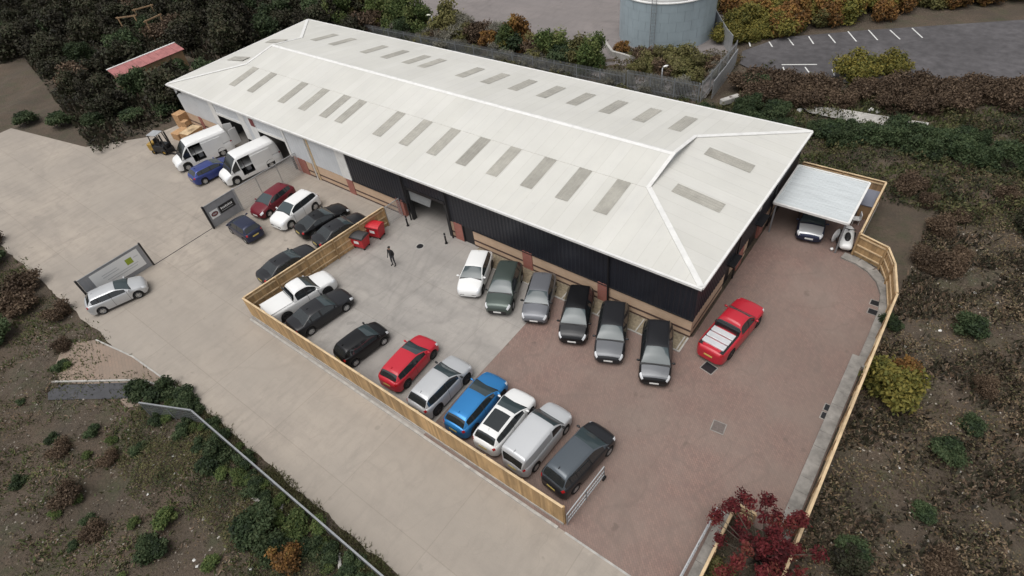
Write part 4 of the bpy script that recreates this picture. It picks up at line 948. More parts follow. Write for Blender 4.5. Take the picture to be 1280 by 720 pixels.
# timber pallets and crates against the end of the wall
M_CARD = mat('crate_timber', (.44,.26,.13), .85, var=.25, vscale=4)
def crate(label, px, py, wx_, wy_, h, rz, z0=0, lidm=None):
    p = gp(px, py, z0); c = thing('timber_crate', label, 'crate', (p.x, p.y, z0), R(rz), 'timber crates by the forklift')
    n = max(3, int(h/.14))
    for i in range(n):
        z = .1 + (h-.1)*i/n; zz = .1 + (h-.1)*(i+1)/n - .012
        MB().box(-wx_/2, wx_/2, -wy_/2, -wy_/2+.02, z, zz).build('slat', M_CARD, c); MB().box(-wx_/2, wx_/2, wy_/2-.02, wy_/2, z, zz).build('slat', M_CARD, c)
        MB().box(-wx_/2, -wx_/2+.02, -wy_/2+.022, wy_/2-.022, z, zz).build('slat', M_CARD, c); MB().box(wx_/2-.02, wx_/2, -wy_/2+.022, wy_/2-.022, z, zz).build('slat', M_CARD, c)
    for y in (-wy_/2+.06, 0, wy_/2-.06): MB().box(-wx_/2, wx_/2, y-.05, y+.05, 0, .095).build('skid', M_CARD, c)
    n = int(wy_/.16)
    for i in range(n): MB().box(-wx_/2-.01, wx_/2+.01, -wy_/2+wy_*i/n+.006, -wy_/2+wy_*(i+1)/n-.006, h+.002, h+.024).build('lid_board', lidm or M_CARD, c)
crate('tall timber crate against the end of the pale wall', 232, 157, 1.1, 1.1, 1.5, 5)
crate('long timber crate with pale lid beside the white van', 243, 172, 1.3, 1.9, .9, 12, lidm=M_TIMBERE)
crate('timber crate between the forklift and the tall crate', 229, 171, 1.2, 1.5, .7, 8)
crate('small timber crate on top of its stack against the wall', 233, 157, .6, .6, .5, 20, 1.53)
# cage trolley behind the first van

# ================================================================== BEHIND THE BUILDING
# storage tank of riveted sheets
tk = thing('storage_tank', 'large round blue grey storage tank with pale top', 'tank', (-29.6, 64.9, 0)); TR, TH = 5.35, 5.1
M_TANK = mat('tank_steel', (.33,.395,.43), .55, metal=.05, var=.12, vscale=.6, var2=.12, v2scale=.25, stretch=(1,1,.3))
NS, NC = 20, 5
for c in range(NC):
    for k in range(NS):
        a0 = 2*math.pi*(k + .5*(c % 2))/NS; a1 = a0 + 2*math.pi/NS; vs = []; fs = []
        r_ = TR + (.005 if c % 2 else 0)
        for i in range(4):
            a = a0 + .002 + (a1-a0-.004)*i/3
            vs += [(r_*math.cos(a), r_*math.sin(a), TH*c/NC+.005), (r_*math.cos(a), r_*math.sin(a), TH*(c+1)/NC-.005)]
        for i in range(3): fs.append((2*i, 2*i+2, 2*i+3, 2*i+1))
        MB().add(vs, fs).build('shell_plate', M_TANK, tk, True)
MB().lathe([(TR-.06,0), (TR-.06,TH-.02)], 40, cap=False).build('inner_shell', M_TANK, tk)
MB().lathe([(TR+.08,TH-.1), (TR+.12,TH+.02), (TR-.1,TH+.05)], 48, cap=False).build('rim', M_WHITEMET, tk, True)
MB().lathe([(TR-.1,TH-.02), (TR*.5,TH+.35), (.05,TH+.6)], 40).build('tank_roof', M_WHITEMET, tk, True)
la = math.atan2(-64.9, 29.6) - .25
mb = MB()
for s in (-.25, .25): mb.bar((math.cos(la)*(TR+.25)-math.sin(la)*s, math.sin(la)*(TR+.25)+math.cos(la)*s, 0), (math.cos(la)*(TR+.25)-math.sin(la)*s, math.sin(la)*(TR+.25)+math.cos(la)*s, TH+.6), .05)
for i in range(18): mb.bar((math.cos(la)*(TR+.25)+math.sin(la)*.25, math.sin(la)*(TR+.25)-math.cos(la)*.25, .3+i*.35), (math.cos(la)*(TR+.25)-math.sin(la)*.25, math.sin(la)*(TR+.25)+math.cos(la)*.25, .3+i*.35), .03)
mb.build('ladder', M_GALVD, tk)
# low retaining edge round the tank's yard
for a, b, lb in (((749,47),(765,70),'low pale retaining wall beside the tank, short leg'), ((765,70),(800,80),'low pale retaining wall beside the tank, long leg')):
    p, q = gp(*a), gp(*b); rt = thing('retaining_wall', lb, 'wall', p); d = q-p
    n = max(2, round(d.length/.9))
    for i in range(n): MB().bar(d*(i/n) + Vector((0,0,.3)), d*((i+.985)/n) + Vector((0,0,.3)), .3, .6 + random.uniform(-.02,.02)).build('block', M_KERB, rt)
# lamp posts
M_LAMPH = mat('lamp_housing', (.62,.62,.52), .5)
def lamp(label, px, py, h, rz, yellow=False):
    p = gp(px, py); t = thing('street_lamp', label, 'street lamp', (p.x, p.y, -.05), R(rz), 'lamps along the back fence')
    MB().tube([(0,0,0), (0,0,h), (.15,0,h+.12)], [.08,.055,.04], 8).build('post', M_GALV, t, True); MB().box(-.09,.09,-.09,.09,0,.7).build('door_base', M_GALV, t)
    MB().ball((.38,0,h+.12), .32, .14, .09, 12, 6).build('lamp_head', M_LAMPH if yellow else M_WHITEMET, t, True); MB().ball((.42,0,h+.06), .2, .1, .05, 10, 5).build('lens', M_LAMP, t, True)
lamp('lamp post with yellowish head among the bushes behind the roof', 545, 49, 2.9, 200, True)
lamp('lamp post with white head in front of the tank', 826, 110, 2.1, 60)
# security fence behind the building: pales in bays
def palisade(label, a, b, h, m=M_GALVD, pitch=.16, group='palisade fences behind the building'):
    a = Vector((*a, 0)); b = Vector((*b, 0)); L = (b-a).length; f = thing('palisade_fence', label, 'fence', a, math.atan2((b-a).y, (b-a).x), group)
    k = max(1, round(L/2.75)); n = max(3, int(2.75/pitch))
    bay = MB()
    w_ = L/k
    for i in range(n):
        x = w_*(i+.5)/n; bay.add([(x-.035,0,.05), (x+.035,0,.05), (x+.035,0,h-.08), (x,0,h), (x-.035,0,h-.08)], [(0,1,2,3,4)])
    bm_ = bay.mesh('pale_bay', m)
    for i in range(k):
        link('pale_bay', bm_, f, (w_*i, -.03, 0))
        for z in (.4, h-.45): MB().box(w_*i+.03, w_*(i+1)-.03, 0, .05, z, z+.06).build('rail', m, f)
    for i in range(k+1): MB().box(w_*i-.05, w_*i+.05, -.02, .08, -.1, h-.15).build('post', m, f)
palisade('long palisade fence along the bushes behind the building', (-66,49.2), (-27,50.4), 1.7)
palisade('palisade fence below the tank', (-26.6,50.3), (-19.2,50.6), 2.2)
palisade('palisade fence climbing beside the tank', (-19.0,50.8), (-19.6,60.5), 2.4, M_GALV)
def sheet_fence(label, pts, h):
    a = Vector((*pts[0], 0)); f = thing('sheet_fence', label, 'fence', a)
    for p, q in zip(pts[:-1], pts[1:]):
        p = Vector((*p, 0)); q = Vector((*q, 0)); n = max(1, round((q-p).length/1.1))
        for i in range(n):
            s, e = p + (q-p)*(i/n) - a, p + (q-p)*((i+.97)/n) - a
            MB().bar(s + Vector((0,0,h/2)), e + Vector((0,0,h/2)), .05, h + random.uniform(-.05,.05)).build('sheet_panel', M_GALV, f)
        for z in (.5, h-.3): MB().bar(p-a+Vector((0,.06,z)), q-a+Vector((0,.06,z)), .05).build('rail', M_GALVD, f)
sheet_fence('pale metal sheet fence curving behind the tank', [tuple(gp(*x).xy) for x in ((884,14), (893,36), (905,58), (913,68))], 2.0)
sheet_fence('pale metal sheet fence running down towards the roof', [tuple(gp(*x).xy) for x in ((919,82), (905,103), (889,124))], 1.8)
p = gp(912, 128); rb = thing('concrete_block', 'pale concrete block lying at the foot of the sheet fence', 'block', (p.x, p.y, 0), R(60))
o = MB().box(-1.0, 1.0, -.28, .28, 0, .55).build('body', M_KERB, rb); bv = o.modifiers.new('b','BEVEL'); bv.width = .06; MB().box(-.12,.12,-.12,.12,.552,.58).build('lifting_point', M_IRON, rb)
# red roofed shed and timber frames at the edge of the wood
rs = thing('garden_shed', 'long low shed with faded red roof at the edge of the wood', 'shed', (-82.2, 28.3, 0), R(88))
MB().box(-4.2, 4.2, -.9, .9, 0, 2.0).build('wall', M_TIMBERD, rs)
M_REDROOF = mat('faded_red_roof', (.34,.13,.125), .7, var=.22, vscale=1.2)
for i in range(9):
    x0 = -4.5 + i; MB().add([(x0+.01,-1.05,2.05), (x0+.985,-1.05,2.05), (x0+.985,1.0,2.5), (x0+.01,1.0,2.5), (x0+.01,-1.05,2.0), (x0+.985,-1.05,2.0), (x0+.985,1.0,2.45), (x0+.01,1.0,2.45)], [(0,1,2,3), (4,7,6,5), (0,4,5,1), (1,5,6,2), (2,6,7,3), (3,7,4,0)]).build('roof_sheet', M_REDROOF, rs)
MB().bar((-4.5,1.1,2.52), (4.5,1.1,2.52), .25, .08).build('white_fascia', M_WHITEMET, rs)
MB().box(-3.0,-2.1,-.93,-.9,.1,1.9).build('door', M_TIMBER, rs)
for i, (px, py) in enumerate(((172,48), (192,36), (205,50))):
    p = gp(px, py); fr = thing('timber_pergola', 'weathered timber pergola standing behind the red roofed shed', 'pergola', (p.x, p.y, 0), R(40+30*i), 'pergolas behind the shed')
    for x in (-1.2, 1.2): MB().box(x-.07, x+.07, -.07, .07, 0, 3.2).build('post', M_TIMBERD, fr)
    MB().box(-1.5, 1.5, -.06, .06, 3.0, 3.16).build('beam', M_TIMBERD, fr)

# ================================================================== VEGETATION
def leaf_mat(name, cols, trans=.25):
    m = bpy.data.materials.new(name); m.use_nodes = True; n = m.node_tree.nodes; l = m.node_tree.links; b = n['Principled BSDF']; b.inputs['Roughness'].default_value = .7; b.inputs['Specular IOR Level'].default_value = .25
    at = n.new('ShaderNodeAttribute'); at.attribute_name = 'tint'; cr = n.new('ShaderNodeValToRGB'); e = cr.color_ramp
    e.elements[0].color = (*cols[0], 1); e.elements[1].color = (*cols[-1], 1)
    for i, c in enumerate(cols[1:-1]): x = e.elements.new((i+1)/(len(cols)-1)); x.color = (*c, 1)
    l.new(at.outputs['Fac'], cr.inputs[0]); oi = n.new('ShaderNodeObjectInfo')
    mr = n.new('ShaderNodeMapRange'); mr.inputs[3].default_value = .8; mr.inputs[4].default_value = 1.22; l.new(oi.outputs['Random'], mr.inputs[0])
    sc = n.new('ShaderNodeVectorMath'); sc.operation = 'SCALE'; l.new(cr.outputs[0], sc.inputs[0]); l.new(mr.outputs[0], sc.inputs['Scale']); l.new(sc.outputs[0], b.inputs['Base Color'])
    tr = n.new('ShaderNodeBsdfTranslucent'); l.new(sc.outputs[0], tr.inputs[0]); mx = n.new('ShaderNodeMixShader'); mx.inputs[0].default_value = trans
    l.new(b.outputs[0], mx.inputs[1]); l.new(tr.outputs[0], mx.inputs[2]); l.new(mx.outputs[0], n['Material Output'].inputs[0]); MATS[name] = m; return m
def leaves(n, lobes, leaf, r, shell=.45, up=.5, tilt=1.0, asp=.55):
    lob = np.array(lobes); wgt = (lob[:,3]*lob[:,4]*lob[:,5])**.67; wgt /= wgt.sum(); k = r.choice(len(lob), n, p=wgt)
    d = r.normal(size=(n,3)); d /= np.linalg.norm(d, axis=1)[:,None]; rad = r.random(n)**shell*(1+.18*r.normal(size=n)); P = lob[k,:3] + d*lob[k,3:]*rad[:,None]
    ok = P[:,2] > .03; P, d, k = P[ok], d[ok], k[ok]; n = len(P)
    nr = d*.5 + r.normal(size=(n,3))*.6*tilt + np.array([0,0,up]); nr /= np.linalg.norm(nr, axis=1)[:,None]
    t = np.cross(nr, r.normal(size=(n,3))); t /= np.linalg.norm(t, axis=1)[:,None]; b = np.cross(nr, t)
    s = leaf*(.6+.9*r.random(n))[:,None]
    V = np.stack([P - t*s, P - b*s*asp + t*s*.1, P + t*s, P + b*s*asp + t*s*.1], 1).reshape(-1,3); F = np.arange(4*n).reshape(n,4)
    lt = r.random(len(lob)); tint = np.clip(.55*lt[k] + .45*r.random(n) + .12*r.normal(size=n), 0, 1); return V, F, tint
def lobes_for(rx, ry, h, n, r, low=.15, lob=.42):
    out = []
    for _ in range(n):
        a = r.random()*2*math.pi; q = r.random()**.5*.72; z = h*(low + (1-low-.12)*r.random()); f = 1-.45*abs(z/h-.45)*2*.6
        s = lob*(.6+.7*r.random()); out.append((math.cos(a)*q*rx*f, math.sin(a)*q*ry*f, z, rx*s, ry*s, h*s*.62))
    return out
def make_plant(name, cat, crown_m, n, rx, ry, h, leaf, seed, nl=14, stems=5, shell=.45, up=.5, low=.15, lob=.42, trunk_r=.07, asp=.55, single=False, tilt=1.0):
    r = np.random.default_rng(seed); lb = lobes_for(rx, ry, h, nl, r, low, lob)
    root = bpy.data.objects.new(name, None); COL.objects.link(root); root['category'] = cat
    V, F, t = leaves(n, lb, leaf, r, shell, up, tilt, asp); link('crown', fast_mesh('crown', V, F, crown_m, t), root)
    mb = MB()
    if single: mb.tube([(0,0,-.2), (.03,.02,h*.25), (.06,-.03,h*.5), (.02,.04,h*.78)], [trunk_r*1.25, trunk_r, trunk_r*.75, trunk_r*.25], 8)
    for i in range(stems):
        c = lb[i % len(lb)]; b0 = (0, 0, h*.22) if single else (r.normal()*.08*rx, r.normal()*.08*ry, -.15)
        mid = (c[0]*.45 + r.normal()*.05, c[1]*.45 + r.normal()*.05, b0[2] + (c[2]-b0[2])*.6); k = .55 if single else .7
        mb.tube([b0, mid, c[:3]], [trunk_r*k, trunk_r*k*.7, trunk_r*.18], 6)
    mb.build('trunk', M_BARK, root, True); return root
LM_BRAMBLE = leaf_mat('bramble_leaves', [(0.014,0.014,0.010), (0.035,0.030,0.019), (0.038,0.045,0.022), (0.067,0.055,0.033)], .1)
LM_DARK = leaf_mat('evergreen_leaves', [(0.015,0.024,0.013), (0.033,0.054,0.024), (0.057,0.083,0.036), (0.083,0.105,0.048)])
LM_OLIVE = leaf_mat('olive_leaves', [(0.050,0.056,0.022), (0.106,0.106,0.037), (0.163,0.150,0.056), (0.125,0.112,0.050)])
LM_GREEN = leaf_mat('green_leaves', [(0.026,0.046,0.016), (0.065,0.098,0.029), (0.111,0.143,0.046), (0.169,0.182,0.065)])
LM_YELLOW = leaf_mat('yellow_leaves', [(0.056,0.062,0.018), (0.125,0.125,0.030), (0.237,0.194,0.044), (0.138,0.150,0.044)])
LM_ORANGE = leaf_mat('orange_leaves', [(0.065,0.046,0.019), (0.156,0.078,0.029), (0.260,0.137,0.039), (0.143,0.130,0.039)])
LM_RED = leaf_mat('red_leaves', [(.032,.008,.009), (.095,.015,.018), (.17,.024,.028), (.19,.08,.045)])
LM_BROWN = leaf_mat('dead_leaves', [(0.045,0.030,0.019), (0.090,0.060,0.039), (0.150,0.105,0.068), (0.210,0.165,0.105)], .1)
LM_GREY = leaf_mat('grey_grass', [(.09,.085,.065), (.16,.15,.12), (.22,.21,.17), (.13,.14,.09)], .2)
PROTO = {
 'bramble_a': make_plant('thicket_tree', 'tree', LM_BRAMBLE, 5200, 2.6, 2.6, 3.4, .17, 1, 18, 10, .5, .5, .1, .4, .08, single=True, tilt=1.4),
 'bramble_b': make_plant('thicket_tree', 'tree', LM_BRAMBLE, 5200, 3.0, 2.6, 4.2, .18, 2, 18, 10, .5, .5, .1, .36, .09, single=True, tilt=1.4),
 'dark_a': make_plant('evergreen_bush', 'bush', LM_DARK, 5200, 1.9, 1.7, 2.0, .13, 3, 16, 7),
 'dark_b': make_plant('evergreen_bush', 'bush', LM_DARK, 5200, 2.2, 1.8, 2.6, .14, 4, 16, 7),
 'olive': make_plant('olive_bush', 'bush', LM_OLIVE, 4200, 1.6, 1.5, 1.9, .11, 5, 14, 7, up=.9),
 'green': make_plant('green_bush', 'bush', LM_GREEN, 6000, 1.9, 1.8, 3.2, .12, 6, 18, 7, single=True),
 'yellow': make_plant('yellow_bush', 'bush', LM_YELLOW, 5000, 2.2, 2.0, 2.6, .13, 7, 16, 8, single=True),
 'orange': make_plant('orange_bush', 'bush', LM_ORANGE, 4600, 1.8, 1.7, 2.4, .13, 8, 14, 8, single=True),
 'brown': make_plant('dead_bush', 'bush', LM_BROWN, 3600, 1.7, 1.7, 1.3, .10, 9, 14, 10, tilt=1.6),
 'weed': make_plant('weed_clump', 'plant', LM_GREEN, 2600, .9, .8, .75, .07, 10, 10, 8, up=.8, trunk_r=.02),
 'ivy': make_plant('ivy_clump', 'plant', LM_DARK, 3800, 1.2, 1.0, .95, .08, 11, 12, 8, trunk_r=.03),
 'tallgrass': make_plant('dry_grass_clump', 'grass clump', LM_GREY, 2200, 1.2, 1.0, 1.1, .14, 12, 10, 8, asp=.16, up=0, tilt=1.6, trunk_r=.02),
}
USED = set()
def plant(kind, x, y, label, group=None, s=1.0, rz=None, sz=None):
    o = PROTO[kind] if kind not in USED else copy_tree(PROTO[kind]); USED.add(kind)
    o.location = (x, y, float(height(np.array(x), np.array(y)))); o.rotation_euler = (0, 0, random.uniform(0, 6.28) if rz is None else rz); o.scale = (s, s, sz or s*random.uniform(.9,1.1))
    o['label'] = label
    if group: o['group'] = group
    elif 'group' in o: del o['group']
    return o
def plantp(kind, px, py, label, group=None, s=1.0, sz=None): p = gp(px, py); return plant(kind, p.x, p.y, label, group, s, sz=sz)
# --- the dark wood beyond the far end of the unit
cnt = 0
r_ = np.random.default_rng(21)
for xg in np.arange(-152, -66, 5.0):
    for yg in np.arange(16, 84, 5.0):
        x = xg + r_.uniform(-2,2); y = yg + r_.uniform(-2,2)
        if y < 24.5 + (x+66)*-.02 and x > -72: continue
        if x > -70.3 and y < 45: continue
        if y < 16.5 - (x+75)*.15 or (x > -86 and 22 < y < 35 and x < -76.5): continue
        if y > 52 - (x+84)*.35 + 8 and x > -110: continue
        u = r_.random()
        if u < .74: plant('bramble_a' if u < .38 else 'bramble_b', x, y, 'low round dark tree in the wood beyond the pale end wall' if u < .38 else 'tall spreading dark tree in the wood beyond the pale end wall', 'round trees of the dark wood' if u < .38 else 'tall trees of the dark wood', r_.uniform(.75,1.15))
        elif u < .9: plant('dark_b', x, y, 'dark green evergreen bush growing among the trees of the dark wood', 'evergreens of the dark wood', r_.uniform(.9,1.4))
        else: plant('brown', x, y, 'brown withered bush growing among the trees of the dark wood', 'dead bushes of the dark wood', r_.uniform(1.2,1.8))
for x, y, s in ((-68.5,43.5,.7), (-69,39,.6), (-69.3,34.5,.6), (-69.3,30.5,.55), (-69,27,.55), (-70.5,23.5,.6), (-72.5,20.5,.6), (-76,17.6,.6), (-80,15.5,.6), (-85,13.6,.6), (-64,45.5,.7), (-60,46,.6)):
    plant('dark_a', x, y, 'dark green bush along the edge of the wood beside the unit', 'bushes edging the wood', s*1.3)
# --- behind the roof
plant('dark_b', -79.0, 24.5, 'dark evergreen bush in front of the red roofed shed', None, 1.0); plant('dark_b', -78.6, 29.5, 'second dark evergreen bush in front of the red roofed shed', None, .9)
for kind, px, py, s, lb in (
  ('green',425,30,1.1,'tall green bush behind the far roof corner'), ('yellow',464,38,.62,'small yellow bush behind the far roof corner'), ('olive',490,20,1.2,'olive bush beside the yellowish lamp post, farther from the roof'),
  ('dark_b',505,45,.8,'dark bush beside the yellowish lamp post'), ('olive',528,55,.8,'low olive bush at the foot of the yellowish lamp post'), ('olive',575,50,1.0,'olive bush left of the small orange bush'),
  ('orange',612,58,.8,'small orange bush behind the palisade fence'), ('yellow',634,66,.62,'yellow green bush between two orange bushes'), ('orange',661,64,.85,'pale orange bush beside the tall dark green bush'),
  ('green',693,76,1.1,'tall dark green bush behind the palisade fence'), ('olive',590,64,.7,'low olive bush below the small orange bush'), ('olive',555,62,.6,'low olive bush hugging the palisade fence'),
  ('olive',812,86,.95,'olive bush growing at the foot of the tank near the lamp'), ('olive',845,82,1.15,'large olive bush in front of the tank'), ('olive',874,84,1.0,'olive bush between tank and sheet fence'),
  ('orange',778,66,.6,'rusty bush against the left side of the tank'), ('olive',796,74,.7,'olive bush behind the low retaining wall'), ('yellow',900,50,.6,'yellow green bush outside the sheet fence'),
  ('yellow',1068,98,.95,'broad yellow bush at the edge of the far car park'), ('yellow',1112,92,.8,'yellow bush beyond the broad yellow one'),
  ('dark_a',940,112,.8,'dark bush between the sheet fence and the far car park')):
    plantp(kind, px, py, lb, None, s)
r_ = np.random.default_rng(5)
for i in range(26):
    px = r_.uniform(425,735); py = 16 + (px-425)*.235 + r_.uniform(-14,6); k6 = ('olive','brown','olive','green','tallgrass','dark_a')[i%6]
    w6 = {'olive':'straggly olive shrub','brown':'bare brown shrub','green':'leafy green shrub','tallgrass':'pale grass tussock','dark_a':'dark evergreen shrub'}[k6]
    plantp(k6, px, py, w6 + ' in the overgrown strip behind the long palisade fence', w6 + 's in the overgrown strip', r_.uniform(.85,1.3) if k6 != 'tallgrass' else 1.7)
for i in range(16):
    px = r_.uniform(782,906); py = 76 + (px-782)*.16 + r_.uniform(-10,16); k6 = ('olive','brown','tallgrass','olive')[i%4]
    w6 = {'olive':'low olive shrub','brown':'bare brown shrub','tallgrass':'dry grass tussock'}[k6]
    plantp(k6, px, py, w6 + ' on the rough ground between tank and palisade', w6 + 's below the tank', r_.uniform(.6,1.0))
for k6, px, py, s6, lb in (('green',520,34,1.15,'tall leafy bush just past the yellowish lamp post'), ('olive',560,44,1.5,'tall straggly olive bush beyond the palisade'), ('green',742,82,.8,'upright green bush near the low retaining wall'), ('orange',645,58,1.15,'taller rust coloured bush behind the palisade'), ('green',478,26,1.2,'tall leafy bush near the small yellow bush'), ('olive',716,84,1.2,'straggly olive bush right beside the tall dark green bush')):
    o6 = plantp(k6, px, py, lb, None, s6, sz=s6*1.35)
# orange and yellow hedge behind the far car park
for i in range(90):
    px = r_.uniform(888,1300); py = r_.uniform(-22,44) - (px-900)*.02
    if py > 62 - (px-880)*.16: continue
    k5 = ('orange','orange','yellow','olive','orange')[i%5]; plantp(k5, px, py, k5 + ' bush in the autumn hedge behind the far car park', k5 + ' bushes in the autumn hedge', r_.uniform(.85,1.3))
for i in range(10): plantp('yellow', 905+i*9+r_.uniform(-4,4), 52-i*1.6+r_.uniform(-2,2), 'yellow green bush along the near edge of the autumn hedge', 'yellow bushes edging the hedge', r_.uniform(.55,.75))
# brown brambles between car park and slab, dark hedge along the back boundary
for i in range(44):
    px = r_.uniform(930,1330); py = r_.uniform(104,130) + (px-930)*.03
    plantp('brown', px, py, 'brown bramble between the far car park and the dark hedge', 'brown brambles below the far car park', r_.uniform(.7,1.15))
for i in range(60):
    px = r_.uniform(925,1330); py = 146 + (px-925)*.155 + r_.uniform(-12,16)
    if px > 990 and py < 158 + (px-990)*.05 : py += 10
    plantp('dark_a' if i%2 else 'dark_b', px, py, ('low' if i%2 else 'taller') + ' dark green bush in the hedge behind the back corner of the roof', ('low' if i%2 else 'taller') + ' bushes of the dark hedge', r_.uniform(.42,.65))
for i in range(26):
    x = r_.uniform(-58,-8); y = 43.6 + r_.uniform(0,4.5) - .6
    plant('dark_a' if i%3 else 'brown', x, y+1, 'low scrubby bush in the gap behind the unit', 'scrub behind the unit', r_.uniform(.35,.6))
for i in range(34):
    x = r_.uniform(-62,-20); plant('tallgrass', x, 49.3 + r_.uniform(.6,3.0), 'pale dry grass clump along the palisade fence', 'dry grass along the palisade fence', r_.uniform(.7,1.3))
# --- right boundary
for kind, px, py, s, lb in (('yellow',1108,492,.78,'yellow green tree leaning over the timber fence on the scrub side'), ('ivy',1112,405,.7,'ivy clump on the margin where it curves'), ('orange',1128,470,.5,'rusty bush beside the yellow green tree')):
    plantp(kind, px, py, lb, None, s)
for i in range(46):
    x = r_.uniform(3.6,16); y = r_.uniform(8,52)
    k4 = ('brown','brown','bramble_a','dark_a')[i%4]; w4 = {'brown':'pale brown bramble','bramble_a':'nearly black bramble','dark_a':'dark green bush'}[k4]; plant(k4, x, y, w4 + ' on the scrub beyond the boundary fence', w4 + 's beyond the boundary fence', r_.uniform(.3,.55))
for i in range(12):
    x = r_.uniform(-.5,1.5) if i < 4 else r_.uniform(2.2,4.5); y = r_.uniform(36.5,44) if i >= 4 else r_.uniform(43.4,46)
    plant('brown', x, y, 'dead undergrowth in the corner behind the carport fence', 'undergrowth behind the carport', r_.uniform(.4,.7))
# red tree in the planting bed: compound sprays
def red_tree():
    r = np.random.default_rng(77); root = thing('red_tree', 'dark red leaved small tree rising over the gateway planting bed', 'tree', (.62, 12.5, .05)); root.scale = (1.12,1.12,1.1); mb = MB(); Vs, Fs, Ts, o = [], [], [], 0
    mb.tube([(0,0,-.2), (.05,0,.5), (.02,.05,1.0)], [.09,.075,.06], 8)
    for i in range(52):
        a = r.random()*6.28; q = 2.0*r.random()**.62; z = 1.3 + 2.0*r.random()*(1-.3*q/1.8) + (.6 if i % 5 == 0 else 0); c = Vector((math.cos(a)*q, math.sin(a)*q*1.1, z))
        mb.tube([(.02,.05,.8), (c.x*.45, c.y*.45, .9+(z-.9)*.6), tuple(c)], [.04,.025,.01], 5)
        V, F, t = leaves(150, [(c.x, c.y, c.z+.05, .30, .30, .36)], .07, r, .5, .6, 1.1, .4); Vs.append(V); Fs.append(F+o); Ts.append(np.clip(t*.6+.4*r.random(),0,1)); o += len(V)
    link('crown', fast_mesh('crown', np.concatenate(Vs), np.concatenate(Fs), LM_RED, np.concatenate(Ts)), root); mb.build('trunk', M_BARK, root, True); return root
red_tree()
rt2 = [o for o in bpy.data.objects if o.name == 'red_tree'][0]
c = copy_tree(rt2); c.location = (.8, 10.2, .05); c.rotation_euler.z = 2.2; c.scale = (.8,.8,.62); c['label'] = 'lower red leaved shrub in front of the dark red tree'; c['category'] = 'shrub'
for i, (x, y, s, k) in enumerate(((-.5,11.2,.55,'olive'), (.6,9.6,.6,'olive'), (-.4,9.6,.5,'orange'), (1.0,13.2,.4,'olive'))):
    plant(k, x, y, ['olive shrub under the red tree by the steel barrier', 'olive shrub beside the lower red shrub', 'rusty shrub at the front of the planting bed', 'small olive shrub between the red tree and the boundary fence'][i], None, s)
# --- scrub on the left
for i in range(52):
    x = -32.6 + i*.55 + r_.uniform(-.3,.3); kk = r_.random() < .5
    plant('ivy' if kk else 'weed', x, 2.3 + r_.uniform(-1.3,.45), ('dark' if kk else 'light') + ' green weed clump along the mesh fence and road edge', ('dark' if kk else 'light') + ' weeds along the road edge', r_.uniform(.35,.7))
for px, py, s, k, lb in ((175,490,.9,'ivy','thick ivy clump by the brick path'), (205,492,1.0,'ivy','thick ivy clump at the fence corner'), (232,500,.9,'ivy','ivy clump spilling over the fence corner on to the concrete'),
  (210,650,.85,'weed','isolated spiky weed on the bare scrub ground'), (325,665,1.2,'dark_a','dark bush beside the broken pale timber on the scrub'), (345,690,.9,'dark_a','dark bush in front of the broken pale timber'), (270,575,1.0,'ivy','dark green clump beside the pale stones'), (300,600,.7,'weed','green weed clump near the pale stones'), (370,660,1.0,'weed','yellow green weed clump beside the mesh fence'), (360,700,.9,'orange','rusty low shrub on the scrub'), (190,690,.8,'ivy','dark clump near the edge of the bare ground')):
    p = gp(px, py); sc = s*(.55 if k in ('dark_a','orange') else 1)
    plant(k, p.x, p.y, lb, None, sc)
for i in range(34):
    x = r_.uniform(-44,-12); y = r_.uniform(-11,1.2)
    w3 = ('bright green weed','dark green weed','withered brown weed')[i%3]; plant(('weed','ivy','brown')[i%3], x, y, w3 + ' scattered on the bare scrub ground', w3 + 's on the scrub', r_.uniform(.3,.6))
for i in range(16):
    x = r_.uniform(-62,-45); y = r_.uniform(-6,1.8); plant('dark_a' if i%2 else 'brown', x, y, 'low scrub bush beside the road beyond the brick path', 'scrub beside the road', r_.uniform(.5,.9))
for k, o in PROTO.items():
    if k not in USED: bpy.data.objects.remove(o)
# --- ground cover: blades and leaf litter (uncountable)
def cover_mesh(name, label, cat, n, box, keep, size, m, seed, h=(.05,.25), thr=.2):
    r = np.random.default_rng(seed); x = r.uniform(box[0], box[1], n); y = r.uniform(box[2], box[3], n)
    cl = np.sin(x*.9+1.3*np.sin(y*.7)) + np.cos(y*1.1+.8*np.sin(x*.6)) + .8*np.sin(x*2.3-y*1.9)
    ok = keep(x, y) & (cl + r.normal(size=n)*.7 > thr); x, y, cl = x[ok], y[ok], cl[ok]; n = len(x); z = height(x, y) - .01
    a = r.uniform(0, 6.28, n); s = size*(.5+r.random(n)); hh = r.uniform(h[0], h[1], n); ln = r.normal(size=(n,2))*.12
    dx, dy = np.cos(a)*s, np.sin(a)*s
    V = np.stack([np.stack([x-dx, y-dy, z], 1), np.stack([x+dx, y+dy, z], 1), np.stack([x+dx*.4+ln[:,0], y+dy*.4+ln[:,1], z+hh], 1), np.stack([x-dx*.4+ln[:,0], y-dy*.4+ln[:,1], z+hh], 1)], 1).reshape(-1,3)
    t = np.clip(.5 + .18*cl/1.5 + .22*r.normal(size=n), 0, 1)
    o = link(name, fast_mesh(name, V, np.arange(4*n).reshape(n,4), m, t), kind='stuff'); tag(o, label, cat)
LM_GC = leaf_mat('ground_cover', [(0.053,0.042,0.027), (0.075,0.075,0.033), (0.068,0.090,0.033), (0.135,0.135,0.053)], .15)
LM_VERGE = leaf_mat('verge', [(.045,.038,.022), (.07,.062,.03), (.075,.08,.032), (.13,.115,.06)], .15)
LM_LIT = leaf_mat('leaf_litter', [(0.042,0.028,0.020), (0.091,0.063,0.042), (0.154,0.105,0.070), (0.224,0.168,0.119)], .05)
